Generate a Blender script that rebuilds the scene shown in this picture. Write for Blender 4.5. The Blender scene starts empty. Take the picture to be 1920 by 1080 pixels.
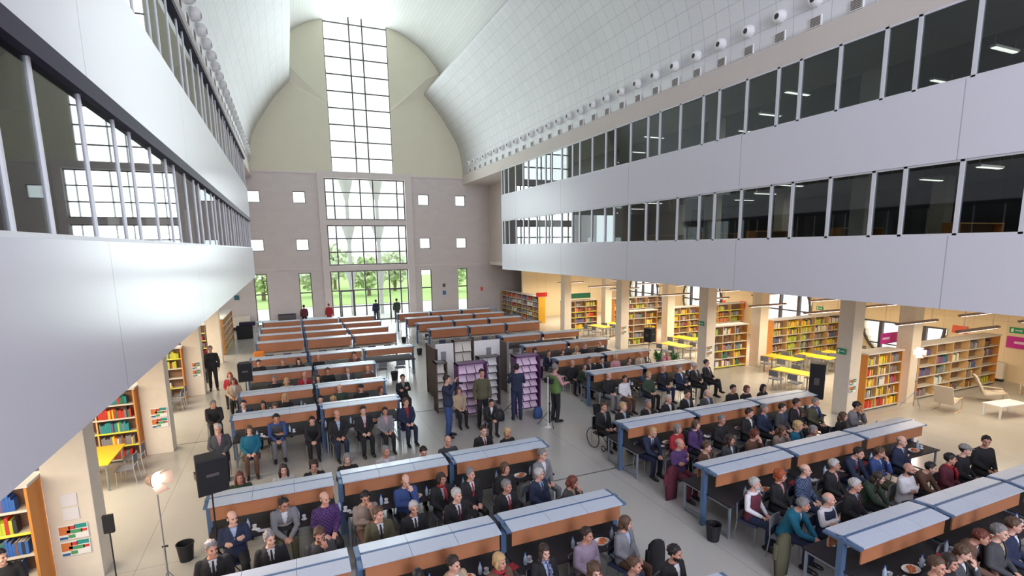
import bpy, bmesh, math, random
from mathutils import Matrix, Vector, noise
random.seed(7)
R = math.radians
SC = bpy.context.scene
COL = SC.collection
# ---------------------------------------------------------------- camera
cam = bpy.data.cameras.new('camera'); camo = bpy.data.objects.new('camera', cam); COL.objects.link(camo)
FW = Vector((0.38863078, 0.9075708, -0.15900112)); RT = Vector((0.91832374, -0.39559996, -0.01349736)); UP = Vector((0.07515064, 0.14076902, 0.98718614))
m = Matrix.Identity(4)
for i in range(3):
    m[i][0] = RT[i]; m[i][1] = UP[i]; m[i][2] = -FW[i]
m[2][3] = 6.1
camo.matrix_world = m
cam.sensor_width = 36.0; cam.lens = 975.73 / 1920 * 36
cam.shift_x = (960 - 962.53) / 1920; cam.shift_y = (619.36 - 540) / 1920
cam.clip_start = .05; cam.clip_end = 400
SC.camera = camo
# ---------------------------------------------------------------- sky, exposure
wd = bpy.data.worlds.new('sky'); SC.world = wd; wd.use_nodes = True
bgn = wd.node_tree.nodes['Background']; bgn.inputs[0].default_value = (0.90, 0.96, 1.0, 1); bgn.inputs[1].default_value = 1.5
vs = SC.view_settings; vs.view_transform = 'Standard'; vs.look = 'None'; vs.gamma = 1; vs.exposure = 0.68
SC.cycles.max_bounces = 10; SC.cycles.diffuse_bounces = 9; SC.cycles.transparent_max_bounces = 12
SC.cycles.sample_clamp_indirect = 6; SC.cycles.caustics_reflective = False; SC.cycles.caustics_refractive = False

def area(name, loc, rot, sx, sy, power, col=(1, 1, 1)):
    l = bpy.data.lights.new(name, 'AREA'); l.shape = 'RECTANGLE'; l.size = sx; l.size_y = sy; l.energy = power; l.color = col
    o = bpy.data.objects.new(name, l); o.location = loc; o.rotation_euler = rot; COL.objects.link(o); return o
# unseen fill light added behind the camera, then daylight of the far-wall windows
area('rear_fill_light', (3.6, -19.3, 11), (R(90), 0, R(-10)), 10, 14, 3900, (.84, .86, 1))
area('daylight_tall_window', (6.3, 46.2, 17.8), (R(-90), 0, 0), 5.2, 12, 620, (.92, .97, 1))
area('daylight_mid_windows', (6.35, 46.2, 6.2), (R(-90), 0, 0), 6.8, 11.5, 1350, (.92, .97, 1))

# ---------------------------------------------------------------- materials
MATS = {}
def mat(name, col, rough=.6, metal=0., var=.06, scale=6., bump=0., spec=.5, emit=0., alpha=None):
    if name in MATS: return MATS[name]
    m = bpy.data.materials.new(name); m.use_nodes = True; nt = m.node_tree; b = nt.nodes['Principled BSDF']
    b.inputs['Roughness'].default_value = rough; b.inputs['Metallic'].default_value = metal
    b.inputs['Specular IOR Level'].default_value = spec
    c = (col[0], col[1], col[2], 1)
    if var or bump:
        tc = nt.nodes.new('ShaderNodeTexCoord'); n = nt.nodes.new('ShaderNodeTexNoise'); n.inputs['Scale'].default_value = scale; n.inputs['Detail'].default_value = 3
        nt.links.new(tc.outputs['Object'], n.inputs['Vector'])
        mx = nt.nodes.new('ShaderNodeMix'); mx.data_type = 'RGBA'
        mx.inputs[6].default_value = tuple(max(0, v * (1 - var)) for v in col) + (1,); mx.inputs[7].default_value = tuple(min(1, v * (1 + var)) for v in col) + (1,)
        nt.links.new(n.outputs['Fac'], mx.inputs[0]); nt.links.new(mx.outputs[2], b.inputs['Base Color'])
        if bump:
            bp = nt.nodes.new('ShaderNodeBump'); bp.inputs['Strength'].default_value = bump; bp.inputs['Distance'].default_value = .01
            nt.links.new(n.outputs['Fac'], bp.inputs['Height']); nt.links.new(bp.outputs[0], b.inputs['Normal'])
    else:
        b.inputs['Base Color'].default_value = c
    if emit:
        b.inputs['Emission Color'].default_value = c; b.inputs['Emission Strength'].default_value = emit
    m.diffuse_color = c
    MATS[name] = m; return m
def nodes(name):
    m = bpy.data.materials.new(name); m.use_nodes = True; MATS[name] = m; return m, m.node_tree, m.node_tree.nodes['Principled BSDF']
def ramp_mix(nt, fac, a, b):
    mx = nt.nodes.new('ShaderNodeMix'); mx.data_type = 'RGBA'; mx.inputs[6].default_value = a + (1,); mx.inputs[7].default_value = b + (1,)
    nt.links.new(fac, mx.inputs[0]); return mx.outputs[2]

def grid_mat(name, base, line, bw, bh, mortar, rough, use_uv=True, offset=0., axes=None, bump=.3, nvar=.05):
    m, nt, b = nodes(name)
    tc = nt.nodes.new('ShaderNodeTexCoord'); br = nt.nodes.new('ShaderNodeTexBrick')
    br.offset = offset; br.inputs['Scale'].default_value = 1; br.inputs['Brick Width'].default_value = bw; br.inputs['Row Height'].default_value = bh
    br.inputs['Mortar Size'].default_value = mortar; br.inputs['Mortar Smooth'].default_value = .3
    br.inputs['Color1'].default_value = base + (1,); br.inputs['Color2'].default_value = tuple(v * (1 - nvar) for v in base) + (1,); br.inputs['Mortar'].default_value = line + (1,)
    if use_uv: nt.links.new(tc.outputs['UV'], br.inputs['Vector'])
    else:
        sx = nt.nodes.new('ShaderNodeSeparateXYZ'); cx = nt.nodes.new('ShaderNodeCombineXYZ'); nt.links.new(tc.outputs['Object'], sx.inputs[0])
        nt.links.new(sx.outputs[axes[0]], cx.inputs[0]); nt.links.new(sx.outputs[axes[1]], cx.inputs[1]); nt.links.new(cx.outputs[0], br.inputs['Vector'])
    nt.links.new(br.outputs['Color'], b.inputs['Base Color']); b.inputs['Roughness'].default_value = rough
    bp = nt.nodes.new('ShaderNodeBump'); bp.inputs['Strength'].default_value = bump; bp.inputs['Distance'].default_value = .02; bp.invert = True
    nt.links.new(br.outputs['Fac'], bp.inputs['Height']); nt.links.new(bp.outputs[0], b.inputs['Normal'])
    return m
M_vault = grid_mat('vault_tiles', (.76, .765, .79), (.50, .51, .54), .62, .62, .012, .5)
M_vault2 = grid_mat('raised_vault_boards', (.74, .74, .74), (.60, .60, .60), 3.0, .25, .012, .6)
M_block = grid_mat('concrete_blockwork', (.66, .605, .59), (.61, .56, .545), .62, .31, .006, .85, False, .5, (0, 2), .15)
M_blockside = grid_mat('side_blockwork', (.66, .58, .54), (.6, .53, .49), .62, .31, .006, .85, False, .5, (1, 2), .15)
M_bay = grid_mat('bay_board_wall', (.82, .67, .44), (.70, .56, .36), 1.2, 2.6, .012, .6, False, 0, (1, 2), .1)
M_olive = mat('olive_plaster', (.72, .69, .55), .8, var=.04, scale=1.2)
M_olive_lit = mat('olive_plaster_lit', (.78, .75, .62), .8, var=.03, scale=1.2)  # paler copy of the olive plaster, the soffit's lit band put into colour
M_beige = mat('beige_plaster', (.62, .565, .52), .75, var=.03, scale=2)
M_pilaster = mat('pale_concrete', (.70, .64, .62), .8, var=.05, scale=3)
M_white = mat('white_paint', (.80, .80, .80), .55, var=.02)
M_soffit = mat('white_soffit', (.78, .76, .72), .8, var=.02)
M_alu = mat('white_aluminium', (.66, .67, .70), .4, .1, var=.02)
M_frame = mat('dark_bronze_frame', (.10, .085, .09), .45, .3)
M_frameP = mat('dark_plum_frame', (.035, .026, .06), .6, 0, spec=.2)
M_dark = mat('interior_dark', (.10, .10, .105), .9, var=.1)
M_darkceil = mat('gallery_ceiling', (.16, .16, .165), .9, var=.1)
M_conc = mat('column_concrete', (.72, .65, .55), .75, var=.07, scale=5, bump=.1)

def fascia_mat():
    m, nt, b = nodes('white_laminate_panel')
    tc = nt.nodes.new('ShaderNodeTexCoord'); sx = nt.nodes.new('ShaderNodeSeparateXYZ'); nt.links.new(tc.outputs['Object'], sx.inputs[0])
    a = nt.nodes.new('ShaderNodeMath'); a.operation = 'ADD'; a.inputs[1].default_value = 60 - 7.53; nt.links.new(sx.outputs[1], a.inputs[0])
    md = nt.nodes.new('ShaderNodeMath'); md.operation = 'MODULO'; md.inputs[1].default_value = 6.48; nt.links.new(a.outputs[0], md.inputs[0])
    # joint sits where (y + 60 - 7.53) mod 6.48 is within 15 mm of 60 mod 6.48
    s = nt.nodes.new('ShaderNodeMath'); s.operation = 'SUBTRACT'; s.inputs[1].default_value = 60 % 6.48; nt.links.new(md.outputs[0], s.inputs[0])
    ab = nt.nodes.new('ShaderNodeMath'); ab.operation = 'ABSOLUTE'; nt.links.new(s.outputs[0], ab.inputs[0])
    lt = nt.nodes.new('ShaderNodeMath'); lt.operation = 'LESS_THAN'; lt.inputs[1].default_value = .012; nt.links.new(ab.outputs[0], lt.inputs[0])
    nt.links.new(ramp_mix(nt, lt.outputs[0], (.67, .67, .73), (.42, .42, .47)), b.inputs['Base Color'])
    b.inputs['Roughness'].default_value = .25; b.inputs['Specular IOR Level'].default_value = .16
    return m
M_fascia = fascia_mat()
def floor_mat():
    m, nt, b = nodes('polished_concrete')
    tc = nt.nodes.new('ShaderNodeTexCoord'); n1 = nt.nodes.new('ShaderNodeTexNoise'); n1.inputs['Scale'].default_value = .5; n1.inputs['Detail'].default_value = 6
    nt.links.new(tc.outputs['Object'], n1.inputs['Vector'])
    c1 = ramp_mix(nt, n1.outputs['Fac'], (.40, .385, .36), (.50, .48, .44))
    br = nt.nodes.new('ShaderNodeTexBrick'); br.offset = 0; br.inputs['Scale'].default_value = 1; br.inputs['Brick Width'].default_value = 3.6; br.inputs['Row Height'].default_value = 8.2
    br.inputs['Mortar Size'].default_value = .008; br.inputs['Mortar Smooth'].default_value = 0
    mp = nt.nodes.new('ShaderNodeMapping'); mp.inputs['Location'].default_value = (-.45, -3.2, 0); nt.links.new(tc.outputs['Object'], mp.inputs[0]); nt.links.new(mp.outputs[0], br.inputs['Vector'])
    mx = nt.nodes.new('ShaderNodeMix'); mx.data_type = 'RGBA'; nt.links.new(br.outputs['Fac'], mx.inputs[0]); nt.links.new(c1, mx.inputs[6]); mx.inputs[7].default_value = (.32, .305, .28, 1)
    nt.links.new(mx.outputs[2], b.inputs['Base Color'])
    n2 = nt.nodes.new('ShaderNodeTexNoise'); n2.inputs['Scale'].default_value = 3; nt.links.new(tc.outputs['Object'], n2.inputs['Vector'])
    mr = nt.nodes.new('ShaderNodeMapRange'); mr.inputs['To Min'].default_value = .16; mr.inputs['To Max'].default_value = .3; nt.links.new(n2.outputs['Fac'], mr.inputs[0]); nt.links.new(mr.outputs[0], b.inputs['Roughness'])
    return m
M_floor = floor_mat()
def glass_mat(name, tint, fres_ior, rough=.02, haze=0):
    m = bpy.data.materials.new(name); m.use_nodes = True; nt = m.node_tree; nt.nodes.clear(); MATS[name] = m
    o = nt.nodes.new('ShaderNodeOutputMaterial'); t = nt.nodes.new('ShaderNodeBsdfTransparent'); g = nt.nodes.new('ShaderNodeBsdfGlossy'); f = nt.nodes.new('ShaderNodeFresnel'); mx = nt.nodes.new('ShaderNodeMixShader')
    t.inputs[0].default_value = tint + (1,); g.inputs['Roughness'].default_value = rough; gm = nt.nodes.new('ShaderNodeNewGeometry'); mm = nt.nodes.new('ShaderNodeMapRange'); mm.inputs['To Min'].default_value = fres_ior; mm.inputs['To Max'].default_value = 1 / fres_ior
    nt.links.new(gm.outputs['Backfacing'], mm.inputs[0]); nt.links.new(mm.outputs[0], f.inputs[0])
    nt.links.new(f.outputs[0], mx.inputs[0]); nt.links.new(t.outputs[0], mx.inputs[1]); nt.links.new(g.outputs[0], mx.inputs[2]); nt.links.new(mx.outputs[0], o.inputs[0]); return m
M_glass = glass_mat('gallery_glass', (.62, .66, .66), 1.75)
M_glassO = glass_mat('window_glass', (.93, .96, .95), 1.3)

# ---------------------------------------------------------------- mesh builder
class MB:
    def __init__(s): s.v = []; s.f = []; s.mi = []; s.cur = 0; s.uv = None
    def box(s, x0, x1, y0, y1, z0, z1):
        n = len(s.v); s.v += [(x, y, z) for z in (z0, z1) for y in (y0, y1) for x in (x0, x1)]
        s.f += [tuple(n + i for i in q) for q in ((0, 2, 3, 1), (4, 5, 7, 6), (0, 1, 5, 4), (2, 6, 7, 3), (0, 4, 6, 2), (1, 3, 7, 5))]; s.mi += [s.cur] * 6; return s
    def poly(s, pts):
        n = len(s.v); s.v += [tuple(p) for p in pts]; s.f.append(tuple(range(n, n + len(pts)))); s.mi.append(s.cur); return s
    def loft(s, rings, cap=True):
        n = len(s.v); k = len(rings[0])
        for r in rings: s.v += [tuple(p) for p in r]
        for i in range(len(rings) - 1):
            for j in range(k):
                a = n + i * k + j; b = n + i * k + (j + 1) % k; s.f.append((a, b, b + k, a + k)); s.mi.append(s.cur)
        if cap:
            s.f.append(tuple(n + j for j in reversed(range(k)))); s.f.append(tuple(n + (len(rings) - 1) * k + j for j in range(k))); s.mi += [s.cur] * 2
        return s
    def tube(s, pts, r, k=8):
        pts = [Vector(p) for p in pts]; rr = r if isinstance(r, (list, tuple)) else [r] * len(pts); rings = []
        for i, p in enumerate(pts):
            d = (pts[min(i + 1, len(pts) - 1)] - pts[max(i - 1, 0)]).normalized()
            u = d.orthogonal().normalized() if i == 0 else (u - d * u.dot(d)).normalized(); w = d.cross(u)
            rings.append([p + (u * math.cos(2 * math.pi * j / k) + w * math.sin(2 * math.pi * j / k)) * rr[i] for j in range(k)])
        return s.loft(rings)
    def ell(s, c, r, k=12, q=8):
        rings = []
        for i in range(q + 1):
            a = math.pi * (i / q) if 0 < i < q else (.02 if i == 0 else math.pi - .02)
            rings.append([(c[0] + r[0] * math.sin(a) * math.cos(2 * math.pi * j / k), c[1] + r[1] * math.sin(a) * math.sin(2 * math.pi * j / k), c[2] - r[2] * math.cos(a)) for j in range(k)])
        return s.loft(rings)
    def disc(s, c, r, h, k=20, r2=None):
        return s.loft([[(c[0] + q * math.cos(2 * math.pi * j / k), c[1] + q * math.sin(2 * math.pi * j / k), z) for j in range(k)] for q, z in ((r, c[2]), (r2 if r2 is not None else r, c[2] + h))])
    def mesh(s, name):
        me = bpy.data.meshes.new(name); me.from_pydata(s.v, [], s.f)
        if any(s.mi): me.polygons.foreach_set('material_index', s.mi)
        me.update(); return me
    def build(s, name, mt, parent=None, loc=None, smooth=False, bevel=0):
        me = s.mesh(name)
        for x in (mt if isinstance(mt, (list, tuple)) else [mt]): me.materials.append(x)
        if smooth:
            for p in me.polygons: p.use_smooth = True
        o = bpy.data.objects.new(name, me); COL.objects.link(o)
        if parent is not None: o.parent = parent
        if loc is not None: o.location = loc
        if bevel:
            b = o.modifiers.new('b', 'BEVEL'); b.width = bevel; b.segments = 2; b.limit_method = 'ANGLE'
        return o
def tag(o, label, cat, group=None, kind=None):
    if label: o['label'] = label
    if cat: o['category'] = cat
    if group: o['group'] = group
    if kind: o['kind'] = kind
    return o
def st(o, label=None):
    o['kind'] = 'structure'
    if label: o['label'] = label
    return o
def thing(name, label, cat, loc=(0, 0, 0), rz=0, group=None):
    o = bpy.data.objects.new(name, None); o.empty_display_size = .2; COL.objects.link(o); o.location = loc; o.rotation_euler = (0, 0, rz)
    return tag(o, label, cat, group)
def dup(o, loc=None, rz=None, label=None, group=None, parent=None):
    c = o.copy(); COL.objects.link(c)
    if parent is not None: c.parent = parent
    if loc is not None: c.location = loc
    if rz is not None: c.rotation_euler = (0, 0, rz)
    if label: c['label'] = label
    if group: c['group'] = group
    for ch in list(o.children): dup(ch, parent=c)
    return c

# ================================================================ SETTING
D = 45.45; XL, XR = -1.9, 14.6; CX = 6.35; Y0 = -20.0; YE = 36.0
st(MB().box(-14.3, 28.7, Y0, D + .4, -.2, 0).build('floor', M_floor), 'polished grey concrete floor of the reading hall')
cb = mat('joint_black', (.03, .03, .03), .5)
for a, y in ((-3.6, 18.77),):
    st(MB().box(-4.3, 5.2, y - .015, y + .015, 0, .004).build('trim_1', cb), 'thin dark joint across the hall floor')
st(MB().box(5.6, 9.6, 11.42, 11.45, 0, .004).build('trim_2', cb), 'thin dark joint crossing the central aisle')

def wall_xz(name, x0, x1, z0, z1, y, th, holes, mt):
    xs = sorted({x0, x1, *[h[0] for h in holes], *[h[1] for h in holes]}); zs = sorted({z0, z1, *[h[2] for h in holes], *[h[3] for h in holes]})
    xs = [x for x in xs if x0 <= x <= x1]; zs = [z for z in zs if z0 <= z <= z1]; b = MB()
    for i in range(len(xs) - 1):
        for j in range(len(zs) - 1):
            cx, cz = (xs[i] + xs[i + 1]) / 2, (zs[j] + zs[j + 1]) / 2
            if not any(h[0] < cx < h[1] and h[2] < cz < h[3] for h in holes): b.box(xs[i], xs[i + 1], y, y + th, zs[j], zs[j + 1])
    return st(b.build(name, mt))
SQ = [(-2.06, 1), (1.21, 1), (11.19, 1), (14.52, 1)]
holes = [(3.14, 9.57, 8.44, 11.73), (3.14, 9.57, 4.74, 8.02), (3.14, 9.57, 0, 4.29)]
for x, _ in SQ:
    w = .47
    holes += [(x - w, x + w, 9.72, 10.62), (x - w, x + w, 6.02, 6.93), (x - w, x + w, .12, 4.22)]
wall_xz('wall_back', -14.3, 28.7, 0, 12.1, D, .4, holes, M_block)['label'] = 'pinkish grey blockwork end wall below the vault'
tw = (3.82, 8.70, 12.1, 24.6)
wall_xz('wall_back_upper', -3.2, 15.9, 12.1, 26, D, .4, [tw], M_olive)['label'] = 'olive plaster end wall under the vault'
# raised jambs and lintels around the central windows
b = MB()
for x0, x1 in ((2.62, 3.14), (9.57, 10.15)): b.box(x0, x1, D - .16, D, 0, 12.25)
for z0, z1 in ((11.73, 12.25), (8.02, 8.44), (4.29, 4.74)): b.box(3.14, 9.57, D - .16, D, z0, z1)
st(b.build('trim_3', M_pilaster), 'pale concrete surround of the central windows')
b = MB()
for x0, x1 in ((-2.9, 2.62), (10.15, 16.9)): b.box(x0, x1, D - .07, D, 12.02, 12.14).box(x0, x1, D - .05, D, 4.5, 4.62)
st(b.build('trim_4', M_pilaster), 'thin string courses on the end wall')
# upper flanks of the end wall leaning out beside the tall window, with soffit below coloured paler as if lit
for s, xa in ((-1, 3.80), (1, 8.72)):
    xe = CX + s * 6.9; b = MB()
    ze = 18.75; zi = 17.2; dp = .8
    lo = [(xa, D - .01, zi), (CX + s * 5.35, D - .01, ze), (xe, D - .01, ze + .6)]; up = [(xa, D - .02, zi + .25), (CX + s * 5.35, D - dp * .8, ze + 1.1), (xe, D - dp, ze + 1.9)]
    q = [(xa, D - .02, 26), (CX + s * 5.35, D - dp * .8, 26), (xe, D - dp, 26)]
    if s < 0: lo.reverse(); up.reverse(); q.reverse()
    for j in (0, 1): b.poly([lo[j], lo[j + 1], up[j + 1], up[j]])
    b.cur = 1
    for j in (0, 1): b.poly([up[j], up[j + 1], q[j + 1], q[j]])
    st(b.build('wall_back_flank', [M_olive_lit, M_olive]), 'splayed olive plaster flank beside the tall window')

def window_xz(n, x0, x1, z0, z1, y, vs_, hs_, label, fr=.07, th=.1, arch=False):
    b = MB().box(x0, x0 + fr, y, y + th, z0, z1).box(x1 - fr, x1, y, y + th, z0, z1).box(x0 + fr, x1 - fr, y, y + th, z0, z0 + fr).box(x0 + fr, x1 - fr, y, y + th, z1 - fr, z1)
    for f in vs_: x = x0 + (x1 - x0) * f; b.box(x - .055, x + .055, y + .01, y + th - .01, z0 + fr, z1 - fr)
    for z in hs_: b.box(x0 + fr, x1 - fr, y + .015, y + th - .015, z - .05, z + .05)
    o = st(b.build('window_%d' % n, M_frame), label)
    g = MB().box(x0 + fr, x1 - fr, y + th / 2 - .004, y + th / 2 + .004, z0 + fr, z1 - fr).build('glass', M_glassO, o)
    return o
n = 1
window_xz(n, tw[0], tw[1], tw[2], tw[3], D + .05, (.40, .605), [12.1 + 1.262 * k for k in range(1, 10)], 'tall arched window reaching into the vault', .05)
V6 = (.11, .433, .593, .90)
n += 1; window_xz(n, 3.14, 9.57, 8.44, 11.73, D + .05, V6, (9.54, 10.63), 'wide gridded window just below the tall one', .1)
n += 1; window_xz(n, 3.14, 9.57, 4.74, 8.02, D + .05, V6, (5.83, 6.93), 'wide gridded window directly above the entrance doors', .1)
n += 1; window_xz(n, 3.14, 9.57, 0, 4.29, D + .05, (.1, .27, .43, .59, .745, .895), (1.3, 2.65), 'glazed entrance screen with doors', .1)
o = MB().box(3.85, 3.95, D + .02, D + .16, 0, 2.65).box(4.9, 5.0, D + .02, D + .16, 0, 2.65).box(3.95, 4.9, D + .02, D + .16, 2.55, 2.65).build('door_1', M_frame); st(o, 'dark framed glass door, first of the entrance screen')
MB().box(4.75, 4.8, D - .03, D + .02, .9, 1.3).build('door_handle', M_alu, o)
o = MB().box(7.9, 8.0, D + .02, D + .16, 0, 2.65).box(8.85, 8.95, D + .02, D + .16, 0, 2.65).box(8.0, 8.85, D + .02, D + .16, 2.55, 2.65).build('door_2', M_frame); st(o, 'dark framed glass door near the walking figures')
MB().box(8.05, 8.1, D - .03, D + .02, .9, 1.3).build('door_handle', M_alu, o)
for x, _ in SQ:
    for z0, z1, lb in ((9.72, 10.62, 'small square window high in the end wall'), (6.02, 6.93, 'small square window at mid height in the end wall')):
        n += 1; window_xz(n, x - .47, x + .47, z0, z1, D + .12, (), (), lb, .05)
    n += 1; window_xz(n, x - .47, x + .47, .12, 4.22, D + .12, (), (2.6,), 'tall narrow window at floor level in the end wall', .06)
# flat blank panel with joints between the low windows
st(MB().box(-.95, .45, D - .03, D, 0, 4.2).build('trim_5', M_block), 'flush blank door panel between two low windows')

# ---- vault
prof = [(8.45, 12.3), (8.42, 13.0), (8.33, 13.7), (8.17, 14.4), (7.95, 15.0), (7.62, 15.6), (7.2, 16.25), (6.75, 16.95), (6.3, 17.55), (5.75, 18.2), (5.2, 18.78)]
def extr(name, P, mt, label, y0=Y0, y1=D + .3, uvo=0):
    ys = [y0, y1]; me = bpy.data.meshes.new(name); V = []; F = []; UV = []; L = [0]
    for i in range(1, len(P)): L.append(L[-1] + math.dist(P[i], P[i - 1]))
    for x, z in P: V += [(x, y0, z), (x, y1, z)]
    for i in range(len(P) - 1):
        F.append((2 * i, 2 * i + 2, 2 * i + 3, 2 * i + 1)); UV += [(y0, L[i]), (y0, L[i + 1]), (y1, L[i + 1]), (y1, L[i])]
    me.from_pydata(V, [], F); uv = me.uv_layers.new(name='UVMap')
    for i, c in enumerate(UV): uv.data[i].uv = c
    for p in me.polygons: p.use_smooth = True
    me.materials.append(mt); o = bpy.data.objects.new(name, me); COL.objects.link(o)
    s = o.modifiers.new('s', 'SOLIDIFY'); s.thickness = .12; s.offset = -1 if P[0][0] > P[-1][0] else 1
    return st(o, label)
def fine(P, k=3):
    out = []
    for i in range(len(P) - 1):
        p0 = P[max(i - 1, 0)]; p1 = P[i]; p2 = P[i + 1]; p3 = P[min(i + 2, len(P) - 1)]
        for j in range(k):
            t = j / k
            out.append(tuple(.5 * (2 * p1[a] + (-p0[a] + p2[a]) * t + (2 * p0[a] - 5 * p1[a] + 4 * p2[a] - p3[a]) * t * t + (-p0[a] + 3 * p1[a] - 3 * p2[a] + p3[a]) * t ** 3) for a in (0, 1)))
    return out + [P[-1]]
pf = fine(prof)
extr('ceiling_vault_right', [(CX + a, z) for a, z in pf], M_vault, 'curved white tiled vault on the side of the wide galleries')
extr('ceiling_vault_left', [(CX - a, z) for a, z in pf], M_vault, 'curved white tiled vault on the near gallery side')
up_ = [(CX + 7.45 * math.sin(a), 16.55 + 7.45 * math.cos(a)) for a in [R(-72 + 4.5 * i) for i in range(33)]]
up_ = [(CX - 5.25, 18.9)] + up_ + [(CX + 5.25, 18.9)]
extr('ceiling_raised_vault', up_[::-1], M_vault2, 'raised barrel vault over the middle of the hall')
# ---- cornices
for nm, x0, x1, s in (('right', 14.75, 17.9, 1), ('left', -5.2, -2.05, -1)):
    b = MB().box(x0, x1, Y0, D, 11.55, 12.32)
    st(b.build('trim_cornice_' + nm, M_beige), 'beige plaster cornice beam under the vault')
# ---- vents and air jets on both cornices
def jet(x, y, s, lab, grp):
    t = thing('air_nozzle', lab, 'air nozzle', (x, y, 13.08), 0, grp)
    a = MB()
    k = 16
    rings = []
    for q, r in ((.02, .2), (-.10, .2), (-.2, .17), (-.26, .11)):
        rings.append([(s * q, r * math.cos(2 * math.pi * j / k), r * math.sin(2 * math.pi * j / k)) for j in range(k)])
    a.loft(rings); a.build('collar', M_white, t, smooth=False)
    c = MB(); c.loft([[(-s * .265 - s * .004 * i, -.04 + .085 * math.cos(2 * math.pi * j / k), -.03 + .085 * math.sin(2 * math.pi * j / k)) for j in range(k)] for i in (0, 1)]).build('throat', cb, t)
    return t
def vent(x, y, s, lab, grp):
    t = thing('air_vent', lab, 'air vent', (x, y, 12.34), 0, grp)
    MB().box(-.03, .03, -.19, .19, 0, .3).build('vent_frame', M_white, t)
    b = MB()
    for i in range(6): z = .03 + i * .043; b.box(-s * .03 - .012, -s * .03 + .012, -.16, .16, z, z + .026)
    b.build('grille', mat('vent_brown', (.16, .13, .11), .7), t)
    return t
# a mirrored pair of originals, then copies along each side
for s, x, side in ((1, 14.78, 'far-side'), (-1, -2.08, 'near-side')):
    j0 = v0 = None
    for k in range(29):
        y = 9.2 + 1.215 * k + (0 if s > 0 else .3)
        gl = 'air jets above the wide galleries' if s > 0 else 'air jets above the near gallery'
        gv = 'square vents above the wide galleries' if s > 0 else 'square vents above the near gallery'
        lj = 'round white air jet with dark throat on the %s cornice' % ('pale' if s > 0 else 'shaded'); lv = 'square brown ventilation grille on the %s cornice' % ('pale' if s > 0 else 'shaded')
        if j0 is None:
            j0 = jet(x, y, s, lj + (', opposite gallery' if s > 0 else ', near gallery'), gl); v0 = vent(x, y, s, lv + (', opposite gallery' if s > 0 else ', near gallery'), gv)
        else:
            dup(j0, (x, y, 13.08)); dup(v0, (x, y, 12.34))
# ---- galleries: fascias, slabs, glazing
Z = dict(f0=4.45, f1=6.22, f2=7.97, f3=9.76, top=11.55)
for side, xf, s in (('right', XR, 1), ('left', XL, -1)):
    xa, xb = (xf, xf + .3) if s > 0 else (xf - .3, xf)
    st(MB().box(xa, xb, Y0, YE, Z['f0'], Z['f1']).build('wall_%s_lower_band' % side, M_fascia, bevel=0), 'smooth white panelled band above the ground floor, %s side' % side)
    st(MB().box(xa, xb, Y0, YE, Z['f2'], Z['f3']).build('wall_%s_upper_band' % side, M_fascia), 'smooth white panelled band between the two glazed galleries, %s side' % side)
    xo = 28.4 if s > 0 else -14
    X0, X1 = sorted((xb if s > 0 else xa, xo))
    ye = D if s > 0 else D
    st(MB().box(X0, X1, Y0, YE, 4.47, 4.75).build('ceiling_bay_' + side, M_soffit), 'pale soffit over the ground floor book bays')
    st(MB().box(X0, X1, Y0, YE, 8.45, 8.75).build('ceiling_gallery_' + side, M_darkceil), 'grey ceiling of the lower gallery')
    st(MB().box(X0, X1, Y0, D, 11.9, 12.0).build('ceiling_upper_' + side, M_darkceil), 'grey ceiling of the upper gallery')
    if s > 0: st(MB().box(17.2, X1, YE, D, 4.47, 4.75).build('ceiling_bay_end', M_soffit))
    # recessed end block wall beside the galleries
    xw = 17.2 if s > 0 else -4.5
    W0, W1 = sorted((xw, xw + s * .3))
    st(MB().box(W0, W1, YE, D, 4.75, 11.6).build('wall_%s_return' % side, M_blockside), 'blockwork return wall between gallery end and end wall')
    G0, G1 = sorted((xb if s > 0 else xa, xw))
    st(MB().box(G0, G1, YE - .25, YE, 4.75, 11.55).build('wall_%s_gallery_end' % side, M_blockside), 'end wall of the gallery block')
    for zi, (z0, z1, nm) in enumerate(((Z['f1'], Z['f2'], 'lower'), (Z['f3'], Z['top'], 'upper'))):
        ys = []
        y = 7.42 - 3.255 * 6
        while y < YE:
            for d in (0, 1.235, 2.02):
                if Y0 < y + d < YE - .1: ys.append(y + d)
            y += 3.255
        ys.append(YE - .06)
        fr = MB(); xm0, xm1 = (xf + .03, xf + .13) if s > 0 else (xf - .13, xf - .03)
        for yy in ys: fr.box(xm0 if s > 0 else xm0 + .045, xm1 if s > 0 else xm1 - .025, yy - (.045 if s > 0 else .022), yy + (.045 if s > 0 else .022), z0, z1)
        hd = .10 if not (s < 0 and zi == 0) else .16
        fr.box(xm0, xm1, Y0, YE, z0, z0 + .05)
        mt = M_alu
        n += 1
        o = st(fr.build('window_%d' % n, mt), '%s gallery window band with pale mullions, %s side' % (nm, side))
        if s > 0: MB().box(xm0, xm1, Y0, YE, z1 - .05, z1).build('head', M_alu, o)
        else: MB().box(xm0 - .02, xm1 + .05, Y0, YE, z1 - hd, z1 + .04).build('head', M_frameP, o)
        xg = (xm0 + xm1) / 2
        MB().box(xg - .005, xg + .005, Y0, YE, z0 + .05, z1 - .05).build('glass', M_glass, o)
    # back wall of galleries
    xq0, xq1 = (26, 26.2) if s > 0 else (-9.2, -9)
    st(MB().box(xq0, xq1, Y0, YE, 4.75, 11.6).build('wall_%s_gallery_back' % side, M_dark), 'dim back wall inside the galleries')
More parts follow.
